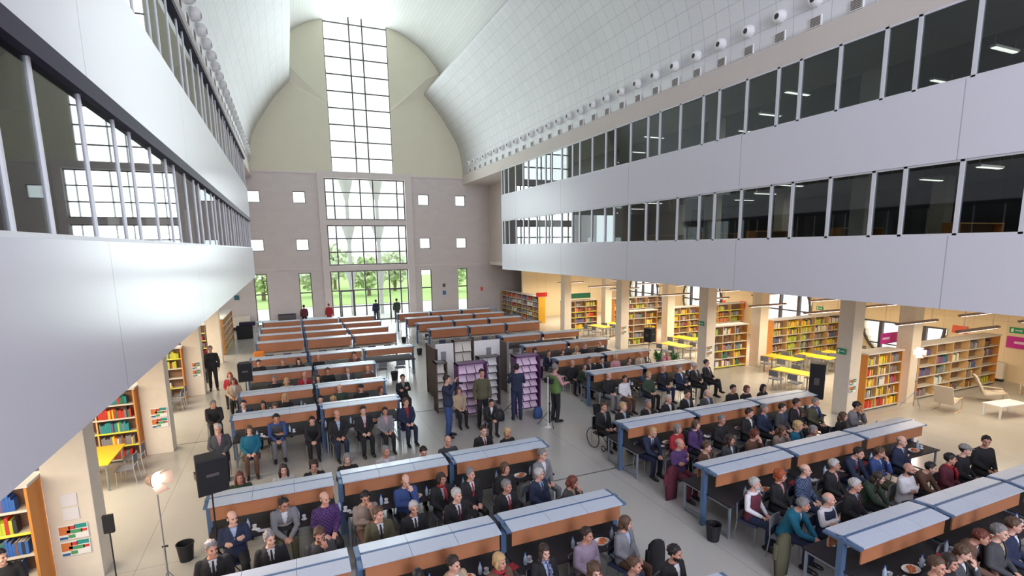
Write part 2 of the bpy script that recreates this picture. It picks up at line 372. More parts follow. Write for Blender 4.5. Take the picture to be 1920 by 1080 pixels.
# outer ground floor walls
b = MB()
def wall_circles(x, th, y0, y1, z0, z1, cs, mt, name, label):
    # wall in the YZ plane with round holes, made of thin vertical strips
    b = MB(); step = .15; N = int(round((y1 - y0) / step)); 
    for i in range(N):
        a = y0 + (y1 - y0) * i / N; c = y0 + (y1 - y0) * (i + 1) / N; m_ = (a + c) / 2; hit = [q for q in cs if abs(m_ - q[0]) < q[2]]
        if not hit: b.box(x, x + th, a, c, z0, z1); continue
        q = hit[0]; h = math.sqrt(q[2] ** 2 - (m_ - q[0]) ** 2); zt = min(q[1] + h, q[3]); b.box(x, x + th, a, c, z0, max(z0 + .01, q[1] - h)); b.box(x, x + th, a, c, zt, z1)
    return st(b.build(name, mt), label)
CS = [(16.2, 2.0, 1.93, 1.97), (23.2, 2.1, 1.93, 9), (30.2, 2.1, 1.93, 9), (37.2, 2.1, 1.93, 9)]
wall_circles(28.4, .3, Y0, D, 0, 4.47, CS, M_bay, 'wall_right_outer', 'warm board wall with round windows')
for q in CS:
    n += 1; fr = MB(); k = 40
    lo = -180 if q[3] < 3 else -180; hi = 0 if q[3] < 3 else 180
    pts = [(28.3, q[0] + q[2] * math.cos(R(lo + (hi - lo) * j / k)), q[1] + q[2] * math.sin(R(lo + (hi - lo) * j / k))) for j in range(k + 1)]
    fr.tube(pts, .07, 6)
    for dy in (-1.05, 1.0) if q[3] < 3 else (.18, -1.1, 1.2):
        h = math.sqrt(q[2] ** 2 - dy * dy); fr.box(28.35, 28.5, q[0] + dy - .09, q[0] + dy + .09, q[1] - h, min(q[1] + h, q[3]))
    w_ = q[2] if q[3] > 3 else q[2]
    fr.box(28.36, 28.46, q[0] - w_, q[0] + w_, 1.92, 2.0); fr.box(28.36, 28.46, q[0] - 1.5, q[0] + 1.5, .78, .84)
    o = st(fr.build('window_%d' % n, M_frame), 'round window with dark bars in the warm board wall')
    MB().box(28.5, 28.51, q[0] - 2, q[0] + 2, .02, 4.2).build('glass', M_glassO, o)
st(MB().box(-14.3, -14, Y0, D, 0, 4.47).build('wall_left_outer', M_bay), 'warm board wall of the near book bay')
for nm, x0, x1 in (('right_bay', 14.9, 28.7), ('left_bay', -14.3, -2.2)):
    st(MB().box(x0, x1, Y0 - .3, Y0, 0, 12).build('wall_' + nm + '_rear', M_bay), 'rear wall of the side bays')
# rear end wall behind the camera, below the vault
st(MB().box(XL - .3, XR + .3, Y0 - .3, Y0, 0, 12.2).build('wall_front', M_pilaster), 'end wall behind the camera')
st(MB().box(-3.2, 15.9, Y0 - .3, Y0, 12.2, 26).build('wall_front_upper', M_olive), 'upper end wall behind the camera')
# side bay lining wall at the far end, right
st(MB().box(18.3, 28.4, 40.6, 40.8, 0, 4.47).build('wall_bay_far', M_bay), 'warm board wall closing the far bay')
# columns
YC = [4.8, 11.65, 18.5, 25.35, 32.2]; YCL = [4.6, 11.42, 18.15, 25.1, 31.9]
for y_, yl in zip(YC, YCL):
    for x0, x1, nm in ((17.75, 18.3, 'right'), (-4.35, -3.65, 'left'), (21.15, 21.7, 'right')):
        y = yl if nm == 'left' else y_; st(MB().box(x0, x1, y, y + .55, 0, 4.47).build('trim_column_' + nm, M_conc, bevel=.01), 'square pale concrete column of the %s bay' % nm)
    for z0, z1 in ((4.75, 8.45), (8.75, 11.6)):
        for x0, x1 in ((17.75, 18.3), (22.2, 22.7), (-4.35, -3.8)):
            st(MB().box(x0, x1, y + (0 if z0 < 5 else 0), y + .5, z0, z1).build('trim_gallery_column', M_conc), 'concrete column inside the gallery')
# ================================================================ OUTSIDE
M_ground = mat('pale_paving', (.62, .60, .56), .8); M_lawn = mat('lawn_green', (.40, .55, .18), .9, var=.3, scale=2)
st(MB().box(-30, 45, D + .4, 120, -.25, -.05).build('ground', M_ground), 'pale paving outside the entrance')
tag(MB().box(-30, 45, 60, 118, -.05, 0).build('lawn_grass', M_lawn), 'green lawn beyond the paved forecourt outside the doors', 'grass', kind='stuff')
M_leaf = mat('tree_leaf', (.46, .56, .28), .8, var=.5, scale=3); M_leaf2 = mat('tree_leaf_pale', (.60, .66, .46), .8, var=.4, scale=2); M_bark = mat('bark', (.2, .15, .1), .9)
def tree(x, y, h, r, mt, label):
    t = thing('tree', label, 'tree', (x, y, 0))
    MB().tube([(0, 0, 0), (.1, 0, h * .5), (0, .1, h * .8)], [.25, .16, .05]).build('trunk', M_bark, t)
    b = MB(); rr = random.Random(int(x * 31 + y))
    for i in range(420):
        a = rr.uniform(0, 6.28); c = rr.uniform(-1, 1); q = r * rr.uniform(.55, 1.05); s = math.sqrt(1 - c * c)
        p = Vector((q * s * math.cos(a), q * s * math.sin(a), h * .66 + q * c * .9)); d = Vector((rr.uniform(-1, 1), rr.uniform(-1, 1), rr.uniform(-1, 1))).normalized() * r * .16; e = d.orthogonal().normalized() * r * .12
        b.poly([p - d, p + e, p + d, p - e])
    b.build('crown', mt, t)
for x, y, h, r, mt, lb in ((-3, 70, 4.4, 2.2, M_leaf, 'green tree seen through the first low window on the far side of the forecourt'), (3.2, 72, 4.6, 2.4, M_leaf2, 'pale green tree left of the entrance columns outside'), (9.5, 70, 4.6, 2.4, M_leaf, 'bright green tree behind the glass entrance doors'), (14, 76, 5.2, 2.6, M_leaf2, 'pale tree seen right of the entrance screen'), (21, 70, 4.4, 2.3, M_leaf, 'green tree seen through the last low window'), (6.4, 84, 6.0, 3, M_leaf2, 'hazy tall tree far behind the entrance columns')):
    tree(x, y, h, r, mt, lb)
M_outcol = mat('outdoor_concrete', (.48, .49, .47), .8)
for x, lb in ((5.3, 'left flared concrete column outside the entrance'), (7.95, 'right flared concrete column outside the entrance')):
    b = MB(); k = 16
    b.loft([[(x + r * math.cos(2 * math.pi * j / k), 50.2 + r * math.sin(2 * math.pi * j / k), z) for j in range(k)] for r, z in ((.17, 0), (.17, 2.4), (.55, 4.4), (.56, 4.5), (.17, 4.52), (.17, 6.6), (.62, 8.2), (.62, 8.3), (.17, 8.32), (.17, 10.4), (.62, 12.1), (.62, 12.3))])
    tag(b.build('flared_column', M_outcol, smooth=False), lb, 'column')
# ================================================================ DESK ROWS
M_hood = mat('hood_grey_blue_metal', (.50, .56, .66), .38, .1, var=.03, scale=3)
M_wood = mat('beech_brown_veneer', (.41, .165, .075), .45, var=.22, scale=2.2)
M_post = mat('blue_grey_steel', (.10, .17, .30), .4, .3)
M_leg = mat('grey_steel_tube', (.30, .34, .40), .4, .4)
M_topk = mat('black_table_cloth', (.018, .014, .018), .8)
M_topw = mat('pale_desk_top', (.46, .45, .43), .5)
def desk(label, group, near=True, last=False):
    t = thing('reading_desk', label, 'desk', (0, 0, 0), 0, group)
    W = 2.3; hd = .33
    MB().box(0.0, W, -.72, .72, .72, .75).build('tabletop', M_topk if near else M_topw, t)
    for s in (-1, 1):
        b = MB(); a, c = (.035, hd) if s > 0 else (-hd, -.035)
        for i in range(3):
            x0 = .01 + i * (W - .02) / 3; x1 = x0 + (W - .02) / 3 - .006
            n_ = len(b.v); b.box(x0, x1, a, c, 1.315, 1.34)
            for q in range(n_, n_ + 8):
                v = b.v[q]
                if abs(v[1]) > .1: b.v[q] = (v[0], v[1], v[2] - .03)
        b.build('hood_panel', M_hood, t)
        zf = .99 if near else .80
        a, c = (hd - .07, hd - .045) if s > 0 else (-hd + .045, -hd + .07)
        MB().box(.04, W - .04, a, c, zf, 1.285).build('wood_fascia', M_wood, t)
    MB().box(0, W, -.03, .03, 1.27, 1.33).build('ridge_rail', M_post, t)
    for x in ((-.07, W - .03) if last else (-.07,)):
        p = MB().box(x, x + .1, -.05, .05, 0, 1.33).box(x, x + .1, -hd + .01, hd - .01, 1.26, 1.30).build('post', M_post, t)
    for x in (.04, W - .08):
        for y in (-.68, .64): MB().box(x, x + .04, y, y + .04, 0, .72).build('leg', M_leg, t)
        MB().box(x, x + .04, -.64, .64, .08, .12).build('foot_rail', M_leg, t)
        MB().box(x, x + .04, -.64, .64, .66, .72).build('top_rail', M_leg, t)
    return t
ORD = {0: 'nearest', 1: 'second', 2: 'third', 3: 'fourth', 4: 'fifth', 5: 'sixth', 6: 'seventh', 7: 'eighth', 8: 'ninth', 9: 'tenth'}
PROT = {}
def rowof(y, x0, nmod, side, k, near):
    names = {1: ('',), 2: ('aisle-side' if side == 'left' else 'wall-side', ), 3: ()}
    for i in range(nmod):
        last = i == nmod - 1
        if side == 'left': w = {0: 'outer unit by the near wall', 1: 'middle unit' if nmod == 3 else 'unit by the central aisle', 2: 'unit by the central aisle'}[i]
        else: w = {0: 'unit by the central aisle', 1: 'middle unit' if nmod == 3 else 'outer unit by the book bays', 2: 'outer unit by the book bays'}[i]
        lab = 'blue-grey hooded desk, %s of the %s row, %s block' % (w, ORD[k], side)
        grp = 'hooded reading desks in rows'
        key = (near, last)
        if key not in PROT:
            PROT[key] = desk(lab, grp, near, last); PROT[key].location = (x0 + i * 2.45, y, 0)
        else: dup(PROT[key], (x0 + i * 2.45, y, 0), None, lab, grp)
LROWS = [(4.95, 3.2, 1, 1), (7.92, -1.75, 3, 1), (11.08, -1.75, 3, 1), (16.65, -1.8, 2, 1), (19.3, -1.8, 2, 1), (22.4, -1.7, 2, 1), (25.5, -1.8, 3, 1), (30.0, -1.8, 3, 0), (32.6, -1.8, 3, 0), (35.3, -1.8, 3, 0), (38.4, -1.8, 3, 0)]
for k, (y, x0, nm, near) in enumerate(LROWS):
    if k == 0:
        dsk = desk('blue-grey hooded desk whose corner just shows at the bottom edge', 'hooded reading desks in rows', True, True); dsk.location = (x0, y, 0); PROT[(True, True)] = dsk
    else: rowof(y, x0, nm, 'left', k - 1, bool(near))
RROWS = [(5.12, 8.03, 3, 1), (8.15, 7.97, 3, 1), (11.28, 7.97, 3, 1), (16.65, 10.25, 2, 1), (19.45, 10.25, 2, 1), (22.8, 10.25, 2, 1), (25.8, 10.3, 2, 1), (30.1, 7.45, 3, 0), (32.9, 7.35, 3, 0), (35.7, 7.25, 3, 0), (38.5, 7.2, 3, 0)]
for k, (y, x0, nm, near) in enumerate(RROWS):
    ORD[10] = 'eleventh'; rowof(y, x0, nm, 'right', k, bool(near))

# ---------------------------------------------------------------- chair
M_seat = mat('grey_fabric', (.16, .165, .19), .85, var=.15, scale=20); M_chrome = mat('satin_steel', (.45, .46, .48), .35, .7)
M_seatb = mat('dark_blue_fabric', (.045, .055, .11), .8)
def make_chair(label, group, m1):
    t = thing('stacking_chair', label, 'chair', (0, 0, 0), 0, group)
    MB().box(-.22, .22, -.22, .2, .42, .46).build('seat', m1, t, bevel=.015)
    b = MB(); k = 7
    b.loft([[(-.2 + .4 * i / k, .2 + .03 * math.sin(math.pi * i / k), z) for i in range(k + 1)] + [(.2 - .4 * i / k, .22 + .03 * math.sin(math.pi * i / k), z) for i in range(k + 1)] for z in (.58, .70, .82)])
    b.build('backrest', m1, t)
    for sx in (-1, 1):
        MB().tube([(sx * .21, -.2, 0), (sx * .2, -.19, .43)], .012, 6).build('leg', M_chrome, t)
        MB().tube([(sx * .21, .25, 0), (sx * .2, .2, .42), (sx * .2, .22, .8)], .012, 6).build('leg', M_chrome, t)
    return t
# ---------------------------------------------------------------- bookcases
M_case = mat('orange_beech_side', (.62, .25, .05), .5, var=.1, scale=3); M_case2 = mat('pale_beech', (.66, .42, .18), .5, var=.1, scale=3)
M_caseback = mat('bookcase_back', (.22, .13, .08), .8); M_shelf = mat('pale_metal_shelf', (.62, .58, .50), .5); M_strip = mat('yellow_green_label_strip', (.70, .68, .08), .5); M_casetop = mat('pale_grey_top', (.60, .58, .56), .5)
BC = {'yellow': (.80, .55, .03), 'lime': (.45, .52, .05), 'blue': (.03, .12, .42), 'red': (.50, .03, .02), 'white': (.70, .68, .62), 'grey': (.22, .20, .22), 'brown': (.20, .09, .05), 'orange': (.75, .22, .03), 'dark green': (.02, .16, .10), 'black': (.03, .03, .04), 'violet': (.14, .10, .22), 'teal': (.02, .25, .28)}
M_book = {k: mat('book_' + k.replace(' ', '_'), v, .55, var=.12, scale=15) for k, v in BC.items()}; M_pages = mat('book_pages', (.72, .68, .58), .8)
bm_ = MB().box(-.5, .5, 0, 1, 0, 1); bm_.cur = 1; bm_.box(-.42, .42, .03, 1.01, .985, 1.0)
BOOKS = {}
for k in BC:
    me = bm_.mesh('book'); me.materials.append(M_book[k]); me.materials.append(M_pages); BOOKS[k] = me
STUFF = MB(); NIND = [0]; BK = list(BC)
def bookcase(loc, rz, W, bays, label, where, ind=0, depth=.55, h=2.1, lv=5, seed=1, fill=.75, group='beech bookcases in the book bays', pal=None, side=M_case):
    rr = random.Random(seed); t = thing('bookcase', label, 'bookcase', loc, rz, group); Mx = Matrix.Translation(loc) @ Matrix.Rotation(rz, 4, 'Z')
    for x in (0, W - .04): MB().box(x, x + .04, 0, depth, 0, h).build('side_panel', side, t)
    MB().box(.04, W - .04, depth * .55, depth * .55 + .02, .06, h - .03).build('back_panel', M_caseback, t)
    MB().box(-.03, W + .03, -.04, depth + .04, h, h + .05).build('top_panel', M_casetop, t)
    bw = (W - .04) / bays
    for i in range(1, bays): MB().box(i * bw, i * bw + .035, .02, depth, .06, h).build('divider', M_case2, t)
    sh = (h - .1) / lv
    for j in range(lv):
        z = .07 + j * sh
        s = MB().box(.04, W - .04, .02, depth, z, z + .025).build('shelf', M_shelf, t)
        MB().box(.04, W - .04, .008, .02, z - .01, z + .035).build('label_strip', M_strip if rr.random() < (.25 if seed in (11, 12) else .4) else M_shelf, s)
        for i in range(bays):
            if rr.random() > fill + .15: continue
            x = i * bw + .06; end = (i + 1) * bw - .03; xe = x + (end - x) * rr.uniform(.45 if fill < .9 else .8, 1.0) * min(1, fill + .25); main = rr.choice(pal or BK)
            while x < xe - .05:
                w = rr.uniform(.03, .065); hh = rr.uniform(.2, min(.3, sh - .06)); d = rr.uniform(.16, .21); c = main if rr.random() < .62 else rr.choice(BK)
                if ind and NIND[0] < 298:
                    NIND[0] += 1; me = BOOKS[c]; o = bpy.data.objects.new('book', me); COL.objects.link(o)
                    o.matrix_world = Mx @ Matrix.Translation((x + w / 2, .05, z + .026)) @ Matrix.Diagonal((w * .94, d, hh, 1))
                    sh_n = ORD_S[lv - 1 - j]
                    tag(o, '%s book upright on the %s shelf of %s' % (c, sh_n, where), 'book', 'books on the %s shelf of %s' % (sh_n, where))
                else:
                    n_ = len(STUFF.v); STUFF.cur = BK.index(c); STUFF.box(x, x + w * .94, .05, .05 + d, z + .026, z + .026 + hh)
                    for q in range(n_, n_ + 8): STUFF.v[q] = tuple(Mx @ Vector(STUFF.v[q]))
                x += w
    return t
ORD_S = ['top', 'second', 'third', 'fourth', 'bottom', 'sixth']
warm = ['yellow', 'lime', 'orange', 'white', 'grey', 'brown', 'yellow']
bookcase((-9.2, 11.0, 0), 0, 4.8, 5, 'orange-sided bookcase beside the first near column, bottom left corner', 'the bookcase at bottom left', 1, h=2.15, seed=3, fill=.97, pal=['red', 'blue', 'violet', 'grey', 'lime', 'black'])
bookcase((-9.2, 17.85, 0), 0, 4.8, 5, 'bookcase behind the yellow table between the two poster columns', 'the bookcase by the near yellow table', 1, h=2.15, seed=5, fill=.95, pal=['orange', 'yellow', 'red', 'teal', 'grey', 'violet'])
bookcase((18.75, 11.7, 0), 0, 2.0, 3, 'three-bay bookcase beside the front pillar, yellow and blue books', 'the three-bay bookcase by the front pillar', 1, seed=11, fill=.9, pal=['yellow', 'yellow', 'blue', 'red', 'grey', 'white'])
bookcase((22.0, 11.8, 0), 0, 5.5, 5, 'long five-bay bookcase under the half-round window', 'the long bookcase under the half-round window', 1, seed=12, fill=.6, pal=['brown', 'grey', 'blue', 'white', 'violet', 'lime', 'brown'])
bookcase((-9.2, 24.7, 0), 0, 4.9, 5, 'bookcase behind the second column of the near bay', '', 0, h=2.15, seed=6, pal=['lime', 'yellow', 'grey', 'violet'])
bookcase((-3.75, 34.4, 0), R(90), 5.6, 6, 'low bookcase with orange end facing the hall on the near side', '', 0, h=2.1, seed=7, pal=['brown', 'red'], fill=.4)
bookcase((-9.2, 31.9, 0), 0, 4.9, 5, 'bookcase behind the third column of the near bay', '', 0, h=2.15, seed=8, pal=['red', 'grey'])
bookcase((18.5, 19.0, 0), 0, 2.4, 3, 'bookcase with a block of green books by the second pillar', '', 0, seed=13, pal=['lime', 'white', 'grey', 'brown', 'dark green', 'yellow'])
bookcase((22.9, 19.2, 0), 0, 5.3, 5, 'five-bay yellow-lit bookcase behind the yellow tables', '', 0, seed=14, pal=['yellow', 'lime', 'white', 'grey', 'violet', 'lime'])
bookcase((18.15, 25.8, 0), 0, 2.6, 3, 'bookcase beside the third pillar behind the far loudspeaker', '', 0, seed=15, pal=warm)
bookcase((21.9, 26.0, 0), 0, 2.4, 3, 'bookcase deeper in the bay behind the long yellow table', '', 0, seed=16, pal=['grey', 'violet', 'brown', 'yellow'])
bookcase((24.9, 26.1, 0), 0, 3.3, 3, 'bookcase at the outer wall between two round windows', '', 0, seed=17, pal=warm)
bookcase((18.1, 32.9, 0), 0, 2.8, 3, 'bookcase under the green sign at the fourth pillar', '', 0, seed=18, pal=['lime', 'red', 'grey', 'violet', 'yellow'])
bookcase((22.3, 32.7, 0), 0, 5.0, 5, 'bookcase row deep in the bay seen above another bookcase', '', 0, seed=19, pal=['brown', 'grey', 'violet', 'lime'])
bookcase((18.05, 44.8, 0), R(-90), 7.8, 7, 'long low bookcase facing the hall with bright yellow end panel', '', 0, seed=20, depth=.6, fill=.9, pal=['red', 'brown', 'grey', 'white', 'violet'], side=mat('bright_yellow_panel', (.80, .42, .03), .5))
o = STUFF.build('books', [M_book[k] for k in BK]); tag(o, 'many upright books on the shelves of the farther bookcases', 'books', kind='stuff')
# upper gallery furniture seen dimly through glass
for i, (x, y) in enumerate([(19.0, 9.5), (19.4, 13.5), (19.0, 17.2), (19.6, 21.0), (19.0, 24.5)]):
    t = thing('low_shelf_unit', 'dim brown shelf unit inside the lower gallery, %s' % ['opposite the desks', 'behind the second pane group', 'near the gallery middle', 'beyond the middle', 'toward the far end'][i], 'shelf', (x, y, 4.75), 0, 'dim shelf units in the lower gallery')
    for q in (0, 2.4): MB().box(q, q + .04, 0, .5, 0, 1.9).build('side_panel', M_case, t)
    for z in (.05, .5, .95, 1.4, 1.86): MB().box(.04, 2.4, 0, .5, z, z + .03).build('shelf', M_case2, t)
    MB().box(.04, 2.4, .24, .26, .05, 1.86).build('back_panel', M_caseback, t)
M_tube = mat('lit_fluorescent', (1, .96, .88), .5, var=0, emit=1.6)
def glamp(x, y, z, label, grp):
    t = thing('gallery_ceiling_light', label, 'ceiling light', (x, y, z), 0, grp)
    MB().box(-.6, .6, -.08, .08, 0, .06).build('lamp_housing', M_white, t); MB().box(-.56, .56, -.06, .06, -.02, 0).build('lamp_diffuser', M_tube, t)
    for q in (-.5, .5): MB().box(q - .006, q + .006, -.006, .006, .06, .3).build('hanger', M_alu, t)
    return t
g0 = None
for zc, fl in ((8.15, 'lower'), (11.3, 'upper')):
    for i, y in enumerate((6.5, 8.8, 11.2, 13.9, 16.5, 19.2, 21.8, 25.5, 29)):
        x = 17.0 + (i % 3) * 1.7; lab = 'small lit strip light under the %s gallery ceiling behind glass' % fl; gr = 'strip lights in the %s gallery' % fl
        if g0 is None: g0 = glamp(x, y, zc, lab, gr)
        else: dup(g0, (x, y, zc), None, lab, gr)
for z, p in ((8.3, 26), (11.4, 20)):
    for y in (8, 17, 27): area('gallery_light', (20.5, y, z), (0, 0, 0), 5, 1.2, p, (1, .95, .88))

# ---------------------------------------------------------------- hanging lamps of the bays (real light, warm)
M_lamp = mat('brown_lamp_housing', (.30, .20, .17), .5)
def baylamp(x, y, label, grp, L=2.2):
    t = thing('hanging_lamp', label, 'hanging lamp', (x, y, 3.3), 0, grp)
    b = MB(); k = 8
    b.loft([[(q, .09 * math.cos(2 * math.pi * j / k), .03 + .045 * math.sin(2 * math.pi * j / k)) for j in range(k)] for q in (0, L)]); b.build('lamp_housing', M_lamp, t)
    MB().box(.05, L - .05, -.03, .03, -.021, -.013).build('lamp_diffuser', M_tube, t)
    for q in (.3, L - .3): MB().box(q - .006, q + .006, -.006, .006, .06, 1.17).build('suspension_wire', M_alu, t)
    return t
h0 = None
for i, y in enumerate((9.1, 11.85 - 1.0, 14.3, 17.0, 20.4, 23.2, 28.0, 30.6, 35.0)):
    for j, x in enumerate((18.75, 22.9)):
        yy = y + (.0 if j == 0 else .25); lab = 'thin brown hanging strip lamp over the %s side of the right book bay' % ('hall' if j == 0 else 'outer'); gr = 'hanging strip lamps, %s line' % ('hall' if j == 0 else 'outer')
        if h0 is None: h0 = baylamp(x, yy, lab, gr)
        else: dup(h0, (x, yy, 3.3), None, lab, gr)
for y, pw in ((4, 100), (9.6, 130), (15.6, 260), (22.2, 330), (29, 340), (36.5, 300)):
    area('bay_lamp_light', (22, y, 3.22), (0, 0, 0), 7, 1.6, pw, (1, .84, .62))
for y in (8.6, 14.6, 21.5, 28.5, 35): area('near_bay_lamp_light', (-7.4, y, 3.22), (0, 0, 0), 5.5, 1.8, 300, (1, .87, .68))

# ---------------------------------------------------------------- yellow reading tables in the bays
M_yel = mat('yellow_laminate', (.85, .50, .03), .4, var=.05)
def ytable(label, grp, L=1.6, W=.8):
    t = thing('yellow_table', label, 'table', (0, 0, 0), 0, grp)
    MB().box(-L / 2, L / 2, -W / 2, W / 2, .71, .74).build('tabletop', M_yel, t, bevel=.008)
    for sx in (-1, 1):
        for sy in (-1, 1): MB().box(sx * (L / 2 - .08) - .02, sx * (L / 2 - .08) + .02, sy * (W / 2 - .08) - .02, sy * (W / 2 - .08) + .02, 0, .71).build('leg', M_leg, t)
    return t
YT = [(-5.0, 16.5, 90, 'yellow table beside the first near column'), (-5.0, 23.3, 90, 'yellow table beside the second near column, half hidden'),
      (21.3, 17.2, 100, 'yellow table in front of the five-bay bookcase, closest to pillar'), (22.9, 16.7, 100, 'yellow table second from the front pillar in the right bay'), (24.5, 16.6, 100, 'yellow table third from the hall in the right bay'), (26.1, 16.6, 100, 'yellow table by the outer wall in the right bay'),
      (19.3, 15.0, 100, 'small yellow table just behind the right loudspeaker'), (19.0, 22.0, 100, 'long yellow table near the second and third pillars'), (20.9, 23.4, 100, 'yellow table behind the long one, third pillar bay'), (19.0, 29.6, 100, 'yellow table in front of the green-signed bookcase'), (20.6, 29.9, 100, 'yellow table deeper in the fourth pillar bay')]
y0 = None; c0 = None
for i, (x, y, a, lb) in enumerate(YT):
    if y0 is None: y0 = ytable(lb, 'yellow tables of the book bays'); y0.location = (x, y, 0); y0.rotation_euler = (0, 0, R(a))
    else: dup(y0, (x, y, 0), R(a), lb, 'yellow tables of the book bays')
    for j in range(4):
        s = -1 if j < 2 else 1; q = -.4 if j % 2 else .4
        ux, uy = math.cos(R(a)), math.sin(R(a)); px, py = x + ux * q - uy * s * .66, y + uy * q + ux * s * .66
        lab = 'grey chair %s of the %s' % ('on hall side' if (-uy * s) * (1 if x > 6 else -1) < 0 else 'on outer side', ' '.join(lb.split()[:9])); gr = 'grey chairs at the ' + lb
        rz = R(a) + (R(0) if s > 0 else R(180))
        if c0 is None: c0 = make_chair(lab, gr, M_seat); c0.location = (px, py, 0); c0.rotation_euler = (0, 0, rz)
        else: dup(c0, (px, py, 0), rz, lab[:200], gr)
# ================================================================ PEOPLE
def remesh(name, mb, vox, smooth=3):
    me = mb.mesh('tmp_' + name); o = bpy.data.objects.new('tmp', me); COL.objects.link(o)
    r = o.modifiers.new('r', 'REMESH'); r.mode = 'VOXEL'; r.voxel_size = vox; r.use_smooth_shade = True
    if smooth:
        s = o.modifiers.new('s', 'SMOOTH'); s.iterations = smooth; s.factor = .5
    dg = bpy.context.evaluated_depsgraph_get(); out = bpy.data.meshes.new_from_object(o.evaluated_get(dg)); out.name = name
    bpy.data.objects.remove(o); bpy.data.meshes.remove(me); return out
def simple(name, mb, smooth=True):
    me = mb.mesh(name)
    for p in me.polygons: p.use_smooth = smooth
    return me
TOR = [(.46, .150, .105, .0), (.53, .172, .125, .0), (.60, .160, .118, .005), (.70, .142, .105, .01), (.80, .152, .108, .015), (.90, .170, .113, .02), (.98, .172, .105, .03), (1.03, .130, .085, .035), (1.075, .075, .062, .035), (1.11, .056, .056, .03)]
def torso(b, inf, lean, z0=.46, z1=1.11, k=20, dz=0):
    rings = []
    for z, rx, ry, y in TOR:
        if z < z0 - .001 or z > z1 + .001: continue
        rings.append([lean(((rx + inf) * math.copysign(abs(math.cos(2 * math.pi * j / k)) ** .85, math.cos(2 * math.pi * j / k)), y + (ry + inf) * math.sin(2 * math.pi * j / k), z + dz)) for j in range(k)])
    b.loft(rings)
def limb(b, pts, rs, inf=0, k=10):
    pts = [Vector(p) for p in pts]
    for i in range(len(pts) - 1): b.tube([pts[i], pts[i].lerp(pts[i + 1], .5), pts[i + 1]], [rs[i] + inf, (rs[i] + rs[i + 1]) / 2 + inf + .003, rs[i + 1] + inf], k)
    for p, r in zip(pts, rs): b.ell(p, (r + inf,) * 3, 10, 6)
def hand(b, wrist, d, n, curl=.5, side=1):
    # palm, four unequal curled fingers and a thumb leaving the side of the palm
    w = Vector(wrist); d = Vector(d).normalized(); n = Vector(n); n = (n - d * n.dot(d)).normalized(); s = d.cross(n) * side
    for q in (-.6, 0, .6): b.tube([w + s * q * .03, w + d * .05 + s * q * .042, w + d * .088 + s * q * .044], [.017, .016, .013], 7)
    for i, (L, q) in enumerate(((.068, -.034), (.078, -.0115), (.072, .0115), (.056, .033))):
        p = w + d * .085 + s * q; c = curl + .08 * i; pts = [p]
        for L_, a in ((L * .45, c * .7), (L * .3, c * 1.5), (L * .25, c * 2.1)):
            pts.append(pts[-1] + (d * math.cos(a) - n * math.sin(a)) * L_)
        b.tube(pts, [.0095, .009, .0082, .007], 6)
    p = w + d * .03 - s * .028; b.tube([p, p + d * .03 - s * .028 - n * .012, p + d * .062 - s * .03 - n * .03], [.014, .0115, .009], 6)
def headmesh(b, T):
    H = MB()
    H.ell((0, .015, .035), (.077, .096, .090), 20, 14); H.ell((0, -.018, -.025), (.063, .075, .088), 18, 12); H.ell((0, -.052, -.095), (.036, .034, .026), 12, 8)
    H.ell((0, -.078, .024), (.048, .016, .012), 12, 6); H.tube([(0, -.088, .012), (0, -.102, -.008), (0, -.112, -.028)], [.010, .012, .0165], 8)
    H.ell((0, -.088, -.060), (.025, .012, .010), 10, 6); H.ell((0, -.086, -.068), (.019, .012, .007), 10, 6)
    for s in (-1, 1):
        H.ell((s * .079, .012, -.008), (.011, .021, .032), 10, 8); H.ell((s * .04, -.066, -.035), (.022, .018, .020), 10, 6)
    for v in range(len(H.v)): H.v[v] = tuple(T @ Vector(H.v[v]))
    n = len(b.v); b.v += H.v; b.f += [tuple(i + n for i in f) for f in H.f]; b.mi += H.mi
ZH = 1.24
POSES = {}
